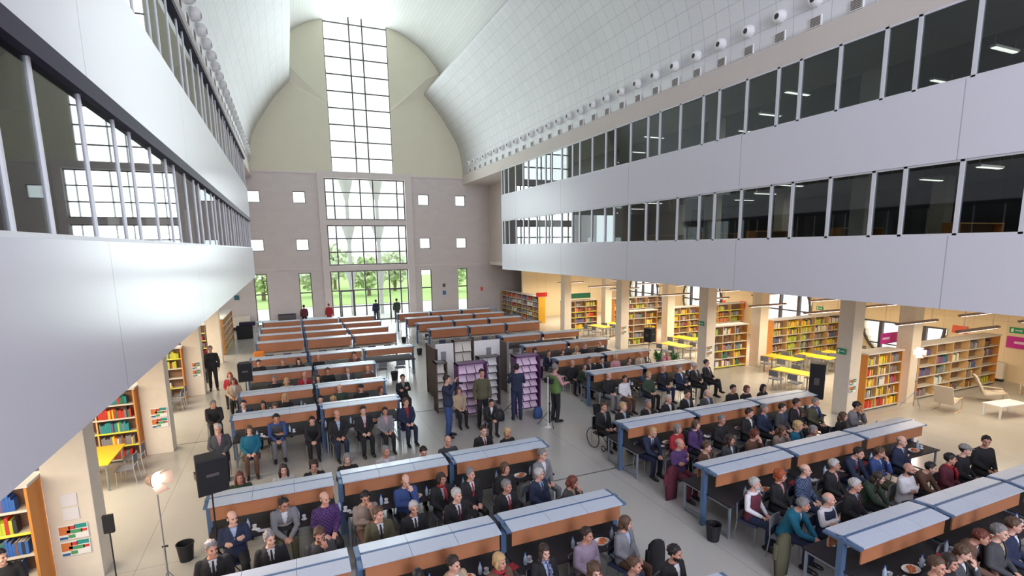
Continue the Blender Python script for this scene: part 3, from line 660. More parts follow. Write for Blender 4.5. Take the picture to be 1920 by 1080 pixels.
def make_pose(key, turn):
    st_ = key in 'SPO'; dz = .46 if st_ else 0; lean_a = {'F': 24, 'C': 8, 'K': -6}.get(key, 3 if not st_ else 0)
    La = Matrix.Rotation(R(lean_a), 4, 'X'); piv = Vector((0, 0, .55))
    def lean(p): p = Vector(p) - piv; return La @ p + piv + Vector((0, 0, dz))
    hp = lean((0, .005, ZH)); down = {'F': 6, 'C': 16, 'K': 0, 'L': 2, 'X': 0}.get(key, 0)
    T = Matrix.Translation(hp) @ Matrix.Rotation(R(turn), 4, 'Z') @ Matrix.Rotation(R(down), 4, 'X')
    sh = [lean((s * .178, .035, 1.0)) for s in (-1, 1)]
    A = {}
    for s in (-1, 1):
        i = 0 if s < 0 else 1; S = sh[i]
        if key == 'L': E_ = (s * .235, -.02, .76); W = (s * .085, -.25, .64); hd = (-s * .5, -1, -.25); nn = (0, -.2, 1)
        elif key == 'X':
            E_ = (s * .225, -.06, .80); W = (-s * .03, -.20, .86 - .035 * s); hd = (-s * 1, .1, .12); nn = (0, -1, .1)
        elif key == 'C':
            if s > 0: E_ = (.15, -.27, .80); W = (.075, -.235, 1.04); hd = (-.25, .12, 1); nn = (0, -1, .2)
            else: E_ = (-.2, -.1, .76); W = (.02, -.24, .77); hd = (1, -.1, 0); nn = (0, -.2, 1)
        elif key == 'F': E_ = (s * .2, -.32, .72); W = (s * .05, -.50, .62); hd = (-s * .5, -1, -.1); nn = (s * .6, 0, 1)
        elif key == 'K': E_ = (s * .23, 0, .76); W = (s * .06, -.22, .68); hd = (-s * .7, -.8, -.1); nn = (0, -.2, 1)
        elif key == 'S': E_ = (s * .25, .03, 1.18); W = (s * .24, -.06, .94); hd = (0, -.1, -1); nn = (s, -.2, 0)
        elif key == 'P': E_ = (s * .27, -.16, 1.36); W = (s * .07, -.22, 1.63); hd = (-s * .3, -.2, 1); nn = (0, 1, .3)
        elif key == 'O': E_ = (s * .24, -.08, 1.22); W = (s * .12, -.34, 1.34 if s > 0 else 1.2); hd = (-s * .3, -1, .2); nn = (0, 0, 1)
        A[s] = (S, Vector(E_), Vector(W), hd, nn)
    LG = {}
    for s in (-1, 1):
        if st_: LG[s] = [(s * .095, 0, .93), (s * .105, -.02, .50), (s * .115, .02, .09)]; ft = [(s * .115, .06, .05), (s * .12, -.06, .045), (s * .14, -.16, .03)]
        elif key == 'K' and s > 0: LG[s] = [(.10, 0, .54), (.03, -.44, .62), (-.13, -.62, .30)]; ft = [(-.13, -.60, .26), (-.16, -.70, .24), (-.19, -.80, .26)]
        else: LG[s] = [(s * .10, 0, .53), (s * .12, -.44, .52), (s * .12, -.42, .10)]; ft = [(s * .12, -.36, .055), (s * .125, -.50, .05), (s * .13, -.61, .035)]
        LG[s] = (LG[s], ft)
    def arms(b, inf, upto=1.0):
        for s in (-1, 1):
            S, E_, W, hd, nn = A[s]; limb(b, [S, E_, E_.lerp(W, upto)], [.052, .041, .03 + .011 * (1 - upto)], inf)
    def legs(b, inf, short=0):
        for s in (-1, 1): limb(b, LG[s][0], [.082, .058, .042], inf)
        b.ell(lean((0, 0, .52)) if not st_ else (0, 0, .95), (.155 + inf, .11 + inf, .10 + inf), 16, 8)
    P = {}
    b = MB(); torso(b, 0, lean); arms(b, 0); legs(b, 0)
    b.tube([lean((0, .035, 1.04)), lean((0, .02, 1.12)), hp + Vector((0, .012, -.05))], [.056, .052, .052], 12); headmesh(b, T)
    for s in (-1, 1): hand(b, A[s][2], A[s][3], A[s][4], .55 if key != 'S' else .3, s)
    for s in (-1, 1): b.ell(LG[s][1][1], (.035, .09, .03), 10, 6)
    P['body'] = remesh('body', b, .0078, 2)
    b = MB(); torso(b, .028, lean, .46, 1.075); arms(b, .017, .94); m1 = remesh('jacket', b, .014, 3)
    P['top'] = m1
    # jacket with open front: delete the V between the lapels
    bm = bmesh.new(); bm.from_mesh(m1); bm.normal_update(); inv = La.inverted(); lo = .92 if key in 'XC' else .80; kill = []
    for f in bm.faces:
        c = inv @ (f.calc_center_median() - Vector((0, 0, dz)) - piv) + piv
        if c.z > lo and f.normal.y < -.15 and -.2 < c.y < -.03 and abs(c.x) < .006 + .050 * (c.z - lo) / (1.06 - lo): kill.append(f)
    bmesh.ops.delete(bm, geom=kill, context='FACES'); mo = bpy.data.meshes.new('open_jacket'); bm.to_mesh(mo); bm.free()
    for p in mo.polygons: p.use_smooth = True
    P['open'] = mo
    b = MB(); torso(b, .030, lean, .46, 1.03); P['vest'] = remesh('vest', b, .014, 3)
    b = MB(); torso(b, .010, lean, .5, 1.076); arms(b, .009, .97); P['shirt'] = remesh('shirt', b, .014, 2)
    b = MB(); pts = []
    for z in (1.06, 1.03, .98, .9, .83, .78):
        ry = [t for t in TOR if t[0] >= z - .04][0]; w = .014 + .03 * (1.06 - z); y = .035 if z > 1.04 else ry[3]
        yy = y - (ry[2] + .024) if z < 1.05 else -.045
        pts.append([lean((-w, yy, z)), lean((w, yy, z)), lean((w, yy - .008, z)), lean((-w, yy - .008, z))])
    b.loft(pts); P['tie'] = simple('tie', b, False)
    b = MB(); legs(b, .014); P['trousers'] = remesh('trousers', b, .015, 2)
    for s in (-1, 1):
        b = MB(); f = LG[s][1]; b.tube(f, [.043, .047, .036], 10); b.ell(f[0], (.043, .05, .043), 10, 6); b.ell(f[2], (.036, .04, .03), 10, 6)
        P['shoe%d' % s] = simple('shoe', b)
    b = MB(); k = 18; b.loft([[lean((q * math.cos(2 * math.pi * j / k), .03 + q * .92 * math.sin(2 * math.pi * j / k) - .01 * i, 1.05 + .022 * i)) for j in range(k)] for i, q in enumerate((.085, .10, .098, .07))], cap=False)
    b.tube([lean((.03, -.09, 1.06)), lean((.045, -.14, .95)), lean((.05, -.145, .80))], [.03, .035, .03], 8); P['scarf'] = simple('scarf', b)
    P['headT'] = T; P['hp'] = hp
    return P
def shell(cut, sc=1.0, bump=0):
    bm = bmesh.new(); bmesh.ops.create_icosphere(bm, subdivisions=4, radius=1)
    for v in bm.verts:
        d = v.co.copy(); q = 1 + bump * noise.noise(d * 7)
        v.co = Vector((d.x * .084 * sc * q, .018 + d.y * .104 * sc * q, .037 + d.z * .099 * sc * q))
    bmesh.ops.delete(bm, geom=[f for f in bm.faces if not cut(f.calc_center_median())], context='FACES')
    me = bpy.data.meshes.new('h'); bm.to_mesh(me); bm.free(); return me
def to_mb(me, b, ):
    n = len(b.v); b.v += [tuple(v.co) for v in me.vertices]; b.f += [tuple(i + n for i in p.vertices) for p in me.polygons]; b.mi += [0] * len(me.polygons)
def solid(me, b, th):
    o = bpy.data.objects.new('t', me); COL.objects.link(o); s = o.modifiers.new('s', 'SOLIDIFY'); s.thickness = th; s.offset = -1
    dg = bpy.context.evaluated_depsgraph_get(); e = bpy.data.meshes.new_from_object(o.evaluated_get(dg)); bpy.data.objects.remove(o); to_mb(e, b)
HAIR = {}
def cut_short(c): return c.z > (.075 if c.y < -.055 else (.075 - (c.y + .055) * 1.6 if c.y < .01 else -.075))
b = MB(); solid(shell(lambda c: cut_short(c) , 1.035, .26), b, .013); HAIR['s'] = simple('hair', b)
b = MB(); solid(shell(lambda c: c.y > -.012 and -.05 < c.z < .05, 1.0), b, .008); HAIR['b'] = simple('hair', b)
def cut_long(c): return c.z > (.07 if c.y < -.06 else (.06 - (c.y + .06) * 3 if c.y < -.02 else -.08))
b = MB(); solid(shell(cut_long, 1.06), b, .012)
for s in (-1, 1): b.tube([(s * .07, -.01, .03), (s * .088, .0, -.06), (s * .085, -.01, -.15), (s * .075, -.03, -.23)], [.022, .03, .028, .012], 8)
b.tube([(0, .07, .02), (0, .095, -.08), (0, .09, -.22)], [.06, .065, .03], 10); HAIR['l'] = simple('hair', b)
b = MB(); solid(shell(cut_long, 1.1), b, .014)
for s in (-1, 1): b.tube([(s * .072, -.005, .04), (s * .09, .005, -.04), (s * .08, -.01, -.10)], [.024, .032, .016], 8)
b.tube([(0, .075, .02), (0, .085, -.07), (0, .06, -.11)], [.06, .06, .04], 10); HAIR['o'] = simple('hair', b)
b = MB(); solid(shell(cut_long, 1.18, .22), b, .02)
rr = random.Random(4)
for i in range(46):
    a = rr.uniform(-.4, math.pi + .4); z = rr.uniform(-.09, .1); b.ell((.088 * math.cos(a), .03 + .09 * math.sin(a), z), (.026, .026, .026), 7, 5)
HAIR['f'] = simple('hair', b)
b = MB(); solid(shell(lambda c: c.z > .045, 1.1), b, .012); b.ell((0, -.10, .055), (.07, .055, .008), 14, 6); HAIR['c'] = simple('cap', b)
b = MB()
for s in (-1, 1): b.ell((s * .031, -.0865, .003), (.0125, .006, .0075), 8, 6); b.tube([(s * .016, -.0925, .021), (s * .034, -.0905, .025), (s * .052, -.080, .020)], .0035, 5)
EYES = simple('eyes', b)
b = MB(); b.ell((0, -.0985, -.062), (.020, .005, .0045), 10, 6); MOUTH = simple('mouth', b)
b = MB()
for s in (-1, 1): b.tube([(s * .034 + .022 * math.cos(a), -.101, .002 + .017 * math.sin(a)) for a in [2 * math.pi * j / 12 for j in range(13)]], .0022, 4); b.tube([(s * .056, -.1, .008), (s * .082, .01, .006)], .002, 4)
b.tube([(-.012, -.105, .004), (.012, -.105, .004)], .002, 4); GLASSES = simple('glasses', b, False)
b = MB(); bd = MB(); bd.ell((0, -.026, -.042), (.067, .078, .09), 18, 14)
me = bd.mesh('q'); bm = bmesh.new(); bm.from_mesh(me); bmesh.ops.delete(bm, geom=[f for f in bm.faces if not (f.calc_center_median().z < -.05 and (f.calc_center_median().z < -.07 or abs(f.calc_center_median().x) > .026)) or f.calc_center_median().y > .01], context='FACES'); bm.to_mesh(me); bm.free()
solid(me, b, .012); BEARD = simple('beard', b)

PC = dict(k=(.014, .014, .017), n=(.016, .024, .060), g=(.20, .20, .22), lg=(.45, .45, .46), c=(.055, .057, .065), b=(.035, .07, .21), t=(.006, .12, .20), w=(.66, .66, .70), p=(.075, .035, .13), m=(.11, .018, .035), br=(.12, .06, .04), be=(.42, .32, .22), gr=(.10, .18, .05), pk=(.52, .26, .30), lv=(.27, .21, .28), r=(.34, .02, .03), ol=(.085, .08, .045), tp=(.26, .20, .17), lb=(.34, .42, .58), dg=(.03, .055, .035))
HC = dict(k=(.010, .008, .008), d=(.028, .016, .012), m=(.085, .045, .025), y=(.46, .30, .14), g=(.19, .18, .18), w=(.42, .41, .40), r=(.32, .07, .02), a=(.12, .028, .016))
def cm(k): return mat('cloth_' + k, PC[k], .85, var=.15, scale=14)
def hm(k): return mat('hair_' + k, HC[k], .6, var=.25, scale=30)
SKIN = [mat('skin_%d' % i, c, .5, var=.06, scale=9) for i, c in enumerate(((.60, .33, .25), (.54, .28, .20), (.64, .38, .29), (.48, .24, .17)))]
M_eye = mat('eye_dark', (.03, .02, .018), .4); M_lip = mat('lip', (.36, .10, .09), .5); M_shoe = mat('shoe_black', (.012, .011, .011), .35); M_specs = mat('spectacle_frame', (.02, .02, .025), .4)
M_check = None
def check_mat(name, a, b_):
    m, nt, bs = nodes(name); tc = nt.nodes.new('ShaderNodeTexCoord'); ch = nt.nodes.new('ShaderNodeTexChecker'); ch.inputs['Scale'].default_value = 28
    ch.inputs[1].default_value = a + (1,); ch.inputs[2].default_value = b_ + (1,); nt.links.new(tc.outputs['Object'], ch.inputs[0]); nt.links.new(ch.outputs[0], bs.inputs['Base Color']); bs.inputs['Roughness'].default_value = .85; return m
M_chkp = check_mat('purple_check', (.10, .04, .17), (.035, .015, .07)); M_chkb = check_mat('blue_check', (.10, .14, .24), (.02, .03, .07)); M_pat = check_mat('patterned_scarf_blue', (.30, .34, .50), (.05, .06, .14))
PK = {}
def person(i, hx, hy, pose, turn, hs, hc, top, shirt, tie, bot, label, origin=None, rz=None, scale=None, far=False, group=None):
    tk = 0 if turn < 12 else (22 if turn < 32 else 42)
    if turn < -20: tk = -30
    if (pose, tk) not in PK: PK[(pose, tk)] = make_pose(pose, tk)
    P = PK[(pose, tk)]; woman = 'woman' in label; boy = 'boy' in label or 'small' in label
    s = scale or (1.035 if not woman else 1.0) * (1 + .02 * math.sin(i * 2.3)); 
    if boy and scale is None: s = .97
    rz = R(turn * .55) if rz is None else rz
    if origin is None:
        off = Matrix.Rotation(rz, 4, 'Z') @ (P['hp'] * s); origin = (hx - off.x, hy - off.y, 0)
    t = thing('person', label, 'person', origin, rz, group); t.scale = (s * (.96 if woman else 1.0), s, s)
    def add(name, me, mt, T=None):
        o = bpy.data.objects.new(name, me); COL.objects.link(o); o.parent = t
        if not me.materials: me.materials.append(mt)
        o.material_slots[0].link = 'OBJECT'; o.material_slots[0].material = mt
        if T is not None: o.matrix_local = T
        return o
    sk = SKIN[i % 4] if 'boy' not in label else SKIN[2]
    add('body', P['body'], sk); T = P['headT']
    if hs != 'n': add('hair' if hs != 'c' else 'cap', HAIR[hs], hm(hc), T)
    if hs == 'c': add('hair', HAIR['b'], hm('d'), T)
    if not far: add('eyes', EYES, M_eye, T); add('mouth', MOUTH, M_lip, T)
    if 'glasses' in label: add('glasses', GLASSES, M_specs, T)
    if 'beard' in label: add('beard', BEARD, hm(hc), T)
    tm = cm(top)
    if 'checked' in label: tm = M_chkp if top == 'p' else M_chkb
    if 'vest' in label: add('shirt', P['shirt'], cm(shirt)); add('vest', P['vest'], tm)
    elif top == shirt or tm in (M_chkp, M_chkb): add('sweater', P['top'], tm)
    else:
        add('jacket', P['open'], tm); add('shirt', P['shirt'], cm(shirt))
    if tie != '-': add('tie', P['tie'], cm(tie))
    if 'lanyard' in label: add('lanyard', P['tie'], cm('r'))
    if 'scarf' in label: add('scarf', P['scarf'], cm('r') if 'red' in label else (M_pat if 'pattern' in label else cm('lg' if 'grey' in label else 'b')))
    add('trousers', P['trousers'], cm(bot) if bot != 'k' else cm('k')); add('shoe', P['shoe-1'], M_shoe); add('shoe', P['shoe1'], M_shoe)
    return t
DATA = '''2.00|7.13|L|30|s|d|be|w|-|k|young man in beige coat in front of the nearest left desk row
2.69|6.94|L|20|o|y|br|m|-|k|blonde woman in brown jacket and red scarf, front of nearest left desk row
3.47|6.94|L|10|l|d|k|lb|-|k|woman in black jacket and patterned blue scarf, front of nearest left desk row
4.32|7.03|L|15|s|d|lv|lv|-|br|woman in lavender coat with short dark hair, nearest left desk row
5.15|7.09|L|35|o|m|g|lb|-|br|short-haired woman in slate cardigan at the aisle end of nearest left desk row
4.53|5.99|L|25|s|m|n|lb|-|k|young man in navy jacket low down beside the central aisle
3.89|6.10|L|0|f|m|br|br|-|k|curly brown head of woman at bottom edge beside the lavender coat
5.29|5.97|L|20|s|k|k|w|-|k|bearded man in black jacket and white shirt alone in the central aisle
1.44|7.10|L|0|o|k|k|k|-|k|dark-haired woman bending low at bottom edge under nearest left hood
-1.49|9.14|L|15|s|g|k|w|k|k|grey-haired officer in black uniform beside the tall speaker stand
-0.63|9.16|L|15|s|g|k|w|k|k|officer in black uniform with silver badge behind nearest left hood
0.15|8.89|C|10|s|m|c|c|-|k|bearded man in dark jacket resting chin behind nearest left hood
1.19|9.16|L|15|s|m|ol|w|k|k|brown-haired man in olive suit and dark tie behind nearest left hood
1.84|9.18|L|10|s|w|k|w|k|k|white-haired man in black suit with thin black tie behind nearest left hood
2.71|9.25|L|15|s|w|k|w|m|k|white-haired man in black suit and dark red tie behind nearest left hood
3.76|9.22|L|20|s|g|k|w|r|k|short grey-haired man in black suit and bright red tie behind nearest left hood
4.64|9.51|L|35|s|w|n|lb|n|k|man with glasses in navy suit reaching one arm along the hood
5.09|8.87|C|45|o|a|c|be|-|k|woman with dark auburn bob at the aisle end behind nearest left hood
-1.28|10.19|X|15|b|m|n|lb|-|k|balding man in navy suit with crossed arms near the speaker stand
-0.42|10.45|F|15|s|k|g|w|-|ol|man with glasses in grey blazer clasping his hands
0.32|10.19|L|20|b|g|p|p|-|k|balding man in purple checked shirt
1.06|10.01|C|10|s|k|tp|tp|-|br|dark-haired man in taupe sweater looking down, one hand at face
1.93|10.34|C|10|b|m|b|b|-|k|bald man in plain dark blue sweater with head propped on hand
2.66|10.20|L|15|o|d|k|lg|-|k|dark-haired woman with long pale grey scarf over black coat
3.29|10.14|L|20|s|g|k|w|r|k|grey-haired man in open black suit and long red tie
4.09|10.10|L|15|o|m|k|k|-|k|woman in black jacket before the orange tray on the desk
5.15|10.39|L|25|s|g|g|w|-|g|grey-haired man with glasses in grey suit at row end by the aisle
-1.31|12.19|L|10|l|a|dg|dg|-|k|woman with long reddish hair in dark green top beside the large speaker
-0.43|12.12|L|10|l|d|lg|lg|-|k|woman with long brown hair in pale top behind second left hood
0.20|12.17|L|0|f|d|k|be|-|k|woman with curly brown hair in black jacket behind second left hood
0.94|12.19|L|0|o|g|k|k|-|k|grey-haired woman in black top behind second left hood
1.82|12.10|L|15|s|g|lg|w|-|g|short-haired man in pale grey jacket behind second left hood
2.66|11.81|C|10|s|k|k|k|-|k|person with black hair and lowered head behind second left hood
3.37|12.13|L|10|b|g|c|c|-|k|bald man in dark padded jacket behind second left hood
4.44|12.47|L|10|s|d|k|w|r|k|young man in black suit and red tie behind the end of second left hood
5.04|12.23|L|25|o|y|k|k|-|k|blonde woman in black coat behind the end of second left hood
-2.08|15.66|L|10|s|w|c|pk|-|k|white-haired man in dark suit and pink shirt left of third desk row
-2.54|18.68|F|20|s|g|k|k|-|k|man in black bending down beside the end of third left desk row
-1.31|15.43|L|5|o|m|t|t|-|br|woman in dark teal top, first of those before third left desk row
-0.64|16.11|F|10|s|k|c|b|-|g|man in blue shirt and charcoal vest leaning forward
0.31|15.71|F|0|s|k|k|k|-|k|woman in black reading papers on her lap
1.00|15.59|L|15|b|m|k|lb|-|n|bald man in dark suit and light blue shirt before third left desk row
1.75|15.62|L|10|s|d|k|w|pk|k|man in black suit with pink tie before third left desk row
2.38|15.54|L|10|s|d|g|pk|-|k|woman in grey cardigan over pink top before third left desk row
3.10|15.93|L|15|s|m|n|r|-|n|young man in navy suit with red lanyard at the aisle end of third left row
3.64|19.11|X|5|s|d|k|g|-|k|man in black coat with folded arms behind the navy-suited youth
-1.63|18.09|L|0|s|d|n|w|-|k|dark-haired man in navy jacket low behind third left hood
-1.05|17.75|L|0|l|d|k|be|-|k|woman with dark straight hair low behind third left hood
-0.71|17.52|L|5|o|m|be|be|-|k|small figure in beige behind third left hood
-0.42|18.50|L|0|l|y|k|k|-|k|woman with long pale blonde hair behind third left hood
1.34|18.59|L|5|b|g|dg|dg|-|k|bald man in dark green coat behind third left hood
1.04|17.45|L|0|f|y|br|br|-|k|curly fair-haired woman low behind third left hood
2.03|18.33|L|5|c|k|k|k|-|k|person in dark cap and black coat behind third left hood
2.65|17.95|L|15|o|a|n|be|-|k|auburn-haired woman in navy behind the end of third left hood
0.65|17.57|L|5|s|k|n|n|-|k|man in dark navy jumper behind third left hood gap
-0.79|21.04|L|5|s|g|k|k|-|k|grey-haired man in black coat behind fourth left hood
-0.37|20.74|L|5|o|y|be|be|-|k|fair-haired woman in cream coat behind fourth left hood
0.28|21.43|L|5|b|g|r|pk|-|k|ruddy-faced man in dark red top behind fourth left hood
0.73|20.64|L|0|l|d|dg|be|-|k|long-haired woman in green behind fourth left hood
1.16|21.68|L|5|s|m|k|k|-|k|brown-haired man in black behind fourth left hood
1.91|21.51|L|5|s|g|c|w|-|k|grey-haired man in charcoal suit behind fourth left hood
2.65|21.14|L|5|b|m|br|br|-|k|balding man in brown at the end behind fourth left hood
-2.43|22.87|L|0|o|r|r|pk|-|k|red-haired woman in red top left of fourth desk row
-2.21|21.65|L|10|o|m|be|w|-|k|woman in cream coat sitting beside the fourth left desk row
-1.47|24.51|L|5|s|k|k|k|-|k|black-haired man in black behind fifth left hood, first in line
-0.52|24.39|L|5|s|g|k|k|-|k|grey-haired figure in black behind fifth left hood
0.12|24.07|L|5|l|d|k|k|-|k|dark long-haired figure in black behind fifth left hood
0.95|24.51|L|5|b|g|k|k|-|k|bald man in black seen against wood of fifth left hood
2.51|24.63|C|5|s|m|br|pk|-|k|person in brown with raised hand at fifth left desk row
8.57|4.05|L|-5|s|m|k|k|-|k|brown-haired man with lowered head at bottom edge by nearest right desk
9.40|4.13|C|15|s|m|c|w|-|k|man with light brown hair in charcoal jacket, hand at mouth, nearest right desk row
10.26|4.29|F|15|s|a|br|w|n|k|auburn-haired man with striped tie behind the man with hand at mouth
11.03|4.20|L|15|s|m|n|w|-|k|man in navy jacket and white shirt at right edge of nearest right row
9.02|4.11|L|5|o|d|k|k|-|k|dark-haired woman half hidden at nearest right desk row
10.55|4.18|L|10|s|g|c|be|-|k|grey-haired man half hidden beside right edge of nearest right row
8.57|6.26|F|30|s|g|t|lb|-|n|grey-haired man in bright teal sweater behind the nearest right hood end
9.15|6.17|X|15|b|w|n|w|-|k|bald white-haired man in white shirt and navy vest
10.08|6.29|L|15|s|w|k|lb|m|k|white-haired man in black suit and striped dark red tie
11.12|6.48|F|20|l|d|dg|br|-|k|woman with long brown hair in dark green, leaning forward
11.91|6.35|X|10|n|k|w|w|-|k|bald bearded man in white sweater
12.72|6.36|F|15|s|k|br|br|-|k|dark-haired boy in brown top
13.33|6.31|L|15|s|k|m|r|-|k|dark-haired youth with red scarf
14.16|6.44|L|15|c|g|k|k|-|k|person in grey flat cap and black coat
15.17|6.51|L|-40|s|k|k|k|-|k|black-haired man in black sweater resting one arm on the nearest right hood
8.42|7.24|L|25|s|w|m|w|-|n|white-bearded man in maroon vest over white shirt
9.20|7.29|L|20|f|r|k|pk|-|k|woman with curly red hair in black jacket over pink blouse
9.86|7.22|L|20|b|g|b|b|-|n|balding man in blue checked shirt
10.72|7.18|L|20|s|w|k|pk|-|k|white-haired man in black blazer and pink shirt
11.87|7.40|F|10|s|k|n|lb|-|n|dark-haired man in navy suit with lanyard, head bowed
12.30|7.20|C|20|s|m|b|lb|-|ol|man in royal blue sweater with hand on face
13.46|7.40|L|5|b|g|n|w|n|k|tall balding man in navy suit and dark tie
8.44|9.50|X|15|b|g|p|p|-|m|grey-haired man in purple sweater with crossed arms at row end
9.06|9.25|L|20|s|m|br|be|-|k|brown-haired boy in rust top behind second right hood
9.85|9.30|L|20|l|d|c|w|-|k|pale-faced woman with long dark hair behind second right hood
10.68|9.29|C|15|f|a|br|br|-|k|curly auburn-haired woman in brown behind second right hood
11.67|9.30|C|15|l|m|tp|tp|-|k|long-haired woman in taupe with raised arm behind second right hood
12.23|9.26|L|20|f|y|t|k|-|k|curly blonde woman in teal behind second right hood
12.33|8.89|L|10|o|g|g|g|-|k|grey-haired woman low behind second right hood
14.14|9.34|L|20|l|m|k|k|-|k|woman with long light brown hair beside the concrete pillar
15.14|9.63|C|20|s|k|g|k|-|k|young man in grey jacket with hand at chin before the end bookcase
8.52|10.61|F|10|s|y|n|w|n|n|fair-haired man in blue suit at the aisle end of third right desk row
9.24|10.50|L|15|o|g|r|r|-|k|grey-haired woman in red top at third right desk row
9.85|10.49|L|15|o|m|p|k|-|k|light brown-haired woman in dark purple at third right desk row
10.77|10.49|L|10|s|g|k|k|-|k|grey-haired man all in black at third right desk row
11.85|10.54|L|15|s|d|k|w|-|k|man in black jacket and open white shirt at third right desk row
12.57|10.64|L|10|s|g|n|lb|n|k|man in navy suit with blue striped tie at third right desk row
13.20|10.56|L|15|s|d|c|b|-|k|dark-haired man in charcoal jacket over blue shirt
13.85|10.60|L|15|s|d|k|pk|-|k|dark-haired man in black v-neck sweater
14.51|10.47|L|5|s|g|ol|lb|-|k|man in olive jacket and blue scarf at far end of third right row
8.47|12.90|L|10|s|m|k|g|-|k|man in black suit seated in the wheelchair
8.94|12.56|L|15|s|y|k|lb|-|k|fair-haired man in black suit beside the wheelchair user
9.88|12.58|L|10|s|g|k|be|-|k|grey-haired man in black behind third right hood
10.74|12.67|L|10|s|w|k|w|-|k|white-haired man in black suit behind third right hood
11.59|12.79|L|10|s|d|k|lg|-|k|dark-haired man in black behind third right hood
12.35|12.70|L|5|b|g|c|lb|-|k|balding man in charcoal suit behind third right hood
13.39|12.62|L|5|s|k|k|k|-|k|black-haired man in black jumper behind third right hood
13.90|12.52|L|5|o|a|k|k|-|k|auburn-haired woman in black behind third right hood
14.61|12.47|L|5|l|k|k|k|-|k|woman with black hair in black behind third right hood, end of line
10.70|15.98|L|5|b|g|k|k|-|g|bald man in black at aisle end of fourth right desk row
11.09|15.52|L|10|s|d|w|w|-|br|woman in white blouse at fourth right desk row
12.12|15.45|L|5|s|y|dg|dg|-|k|blonde person in dark green coat at fourth right desk row
13.21|15.96|L|10|b|g|k|b|-|n|bald man in black sweater and jeans at fourth right desk row
13.89|15.83|K|15|s|g|n|w|-|k|man in navy suit with crossed legs at fourth right desk row
14.66|15.86|K|15|s|w|k|lg|-|k|white-haired man in black suit with crossed legs
15.44|16.01|K|30|s|d|k|w|-|k|man in white shirt and open black jacket at the end, one leg stretched
10.62|18.54|L|0|b|g|k|k|-|k|bald man in black at aisle end behind fourth right hood
10.75|17.82|L|0|o|m|dg|be|-|k|brown-haired woman low at aisle end behind fourth right hood
11.50|18.67|L|5|s|m|n|be|-|k|fair-skinned man in navy behind fourth right hood
12.04|18.52|L|5|s|k|k|lb|-|k|black-haired man in black behind fourth right hood
12.87|18.71|L|5|o|y|pk|pk|-|k|blonde woman in pink top behind fourth right hood
13.13|18.09|L|5|o|m|br|be|-|k|woman in brown coat behind fourth right hood
14.16|18.69|L|5|b|m|be|w|-|k|balding man in beige behind the end of fourth right hood
15.54|18.55|F|10|s|w|pk|r|-|k|white-haired woman in pink patterned top beside the green plants
10.69|20.86|L|0|s|m|n|be|-|k|brown-haired man in navy behind fifth right hood by the white display panel
11.43|20.90|L|5|o|a|c|pk|-|k|auburn-haired woman behind fifth right hood
12.34|21.15|L|5|o|y|be|w|-|k|blonde woman in beige behind fifth right hood
13.10|21.67|L|5|s|g|k|k|-|k|grey-haired man in black coat behind fifth right hood
13.82|21.46|L|5|b|m|k|k|-|k|balding man in black at end behind fifth right hood
10.28|21.49|L|5|f|d|r|r|-|k|curly dark-haired person in red behind the display panels'''
CH = make_chair('x', 'x', M_seatb); CHG = make_chair('x', 'x', M_seat); used = {0: False, 1: False}
for i, l in enumerate(DATA.strip().split('\n')):
    a = l.split('|'); hx, hy = float(a[0]), float(a[1]); pose = a[2]; turn = int(a[3]); lab = a[10] if False else a[-1]
    far = hy > 19
    t = person(i, hx, hy, pose, turn, a[4], a[5], a[6], a[7], a[8], a[9], lab, far=far)
    if 'wheelchair' in lab and 'beside' not in lab: WHEEL = t; continue
    w = lab.split(); short = ' '.join(w[:9]).rstrip(',')
    k = i % 2; src = (CHG if k else CH); gl = 'chairs of the seated audience'
    o = t.location; label = ('grey' if k else 'dark blue') + ' chair under the ' + short
    if not used[k]: c = src; used[k] = True; c.location = o; c.rotation_euler = t.rotation_euler; tag(c, label, 'chair', gl)
    else: c = dup(src, tuple(o), t.rotation_euler.z, label, gl)
    if pose == 'K' or pose == 'F': pass
# ---- standing people and camera crew
def stand(i, x, y, face, turn, hs, hc, top, shirt, bot, label, pose='S', scale=1.02, far=False):
    return person(i, 0, 0, pose, turn, hs, hc, top, shirt, '-', bot, label, origin=(x, y, 0), rz=R(face), scale=scale, far=far)
stand(200, -3.4, 25.8, 5, 0, 's', 'g', 'k', 'k', 'k', 'tall man all in black standing near the second column of the near bay', scale=1.09)
stand(201, -4.0, 27.5, 10, 0, 'o', 'd', 'r', 'r', 'c', 'person in red top standing behind the man all in black', scale=.98, far=True)
stand(202, 6.46, 44.0, 190, 0, 's', 'k', 'n', 'n', 'n', 'person in navy walking toward the entrance doors, nearer the left desks', scale=1.05, far=True)
stand(203, 8.06, 43.4, 185, 0, 's', 'k', 'dg', 'dg', 'c', 'person in dark green jacket walking toward the entrance doors, by the right desks', scale=1.08, far=True)
stand(204, 4.42, 15.75, 60, 0, 's', 'd', 'n', 'n', 'b', 'photographer in blue jacket and jeans raising a camera to the eye', 'P', scale=1.13)
stand(205, 5.72, 16.1, 0, 0, 's', 'k', 'ol', 'ol', 'k', 'man in dark olive coat standing in front of the purple magazine rack', scale=1.12)
stand(206, 7.1, 16.35, 160, 0, 's', 'k', 'n', 'n', 'n', 'camera operator in navy seen from behind at the tripod', 'O', scale=1.12)
stand(207, 8.25, 15.6, 100, 0, 's', 'g', 'gr', 'pk', 'k', 'camera operator in green vest over pink shirt at the tall video camera', 'O', scale=1.14)
person(208, 5.1, 16.75, 'L', 0, 'o', 'm', 'be', 'be', '-', 'k', 'woman in beige coat seated between photographer and man in olive coat', far=False, scale=.98)
person(209, 5.75, 15.3, 'F', 0, 's', 'k', 'k', 'w', '-', 'k', 'person in black crouching low beside the man in olive coat', far=False, scale=.92)
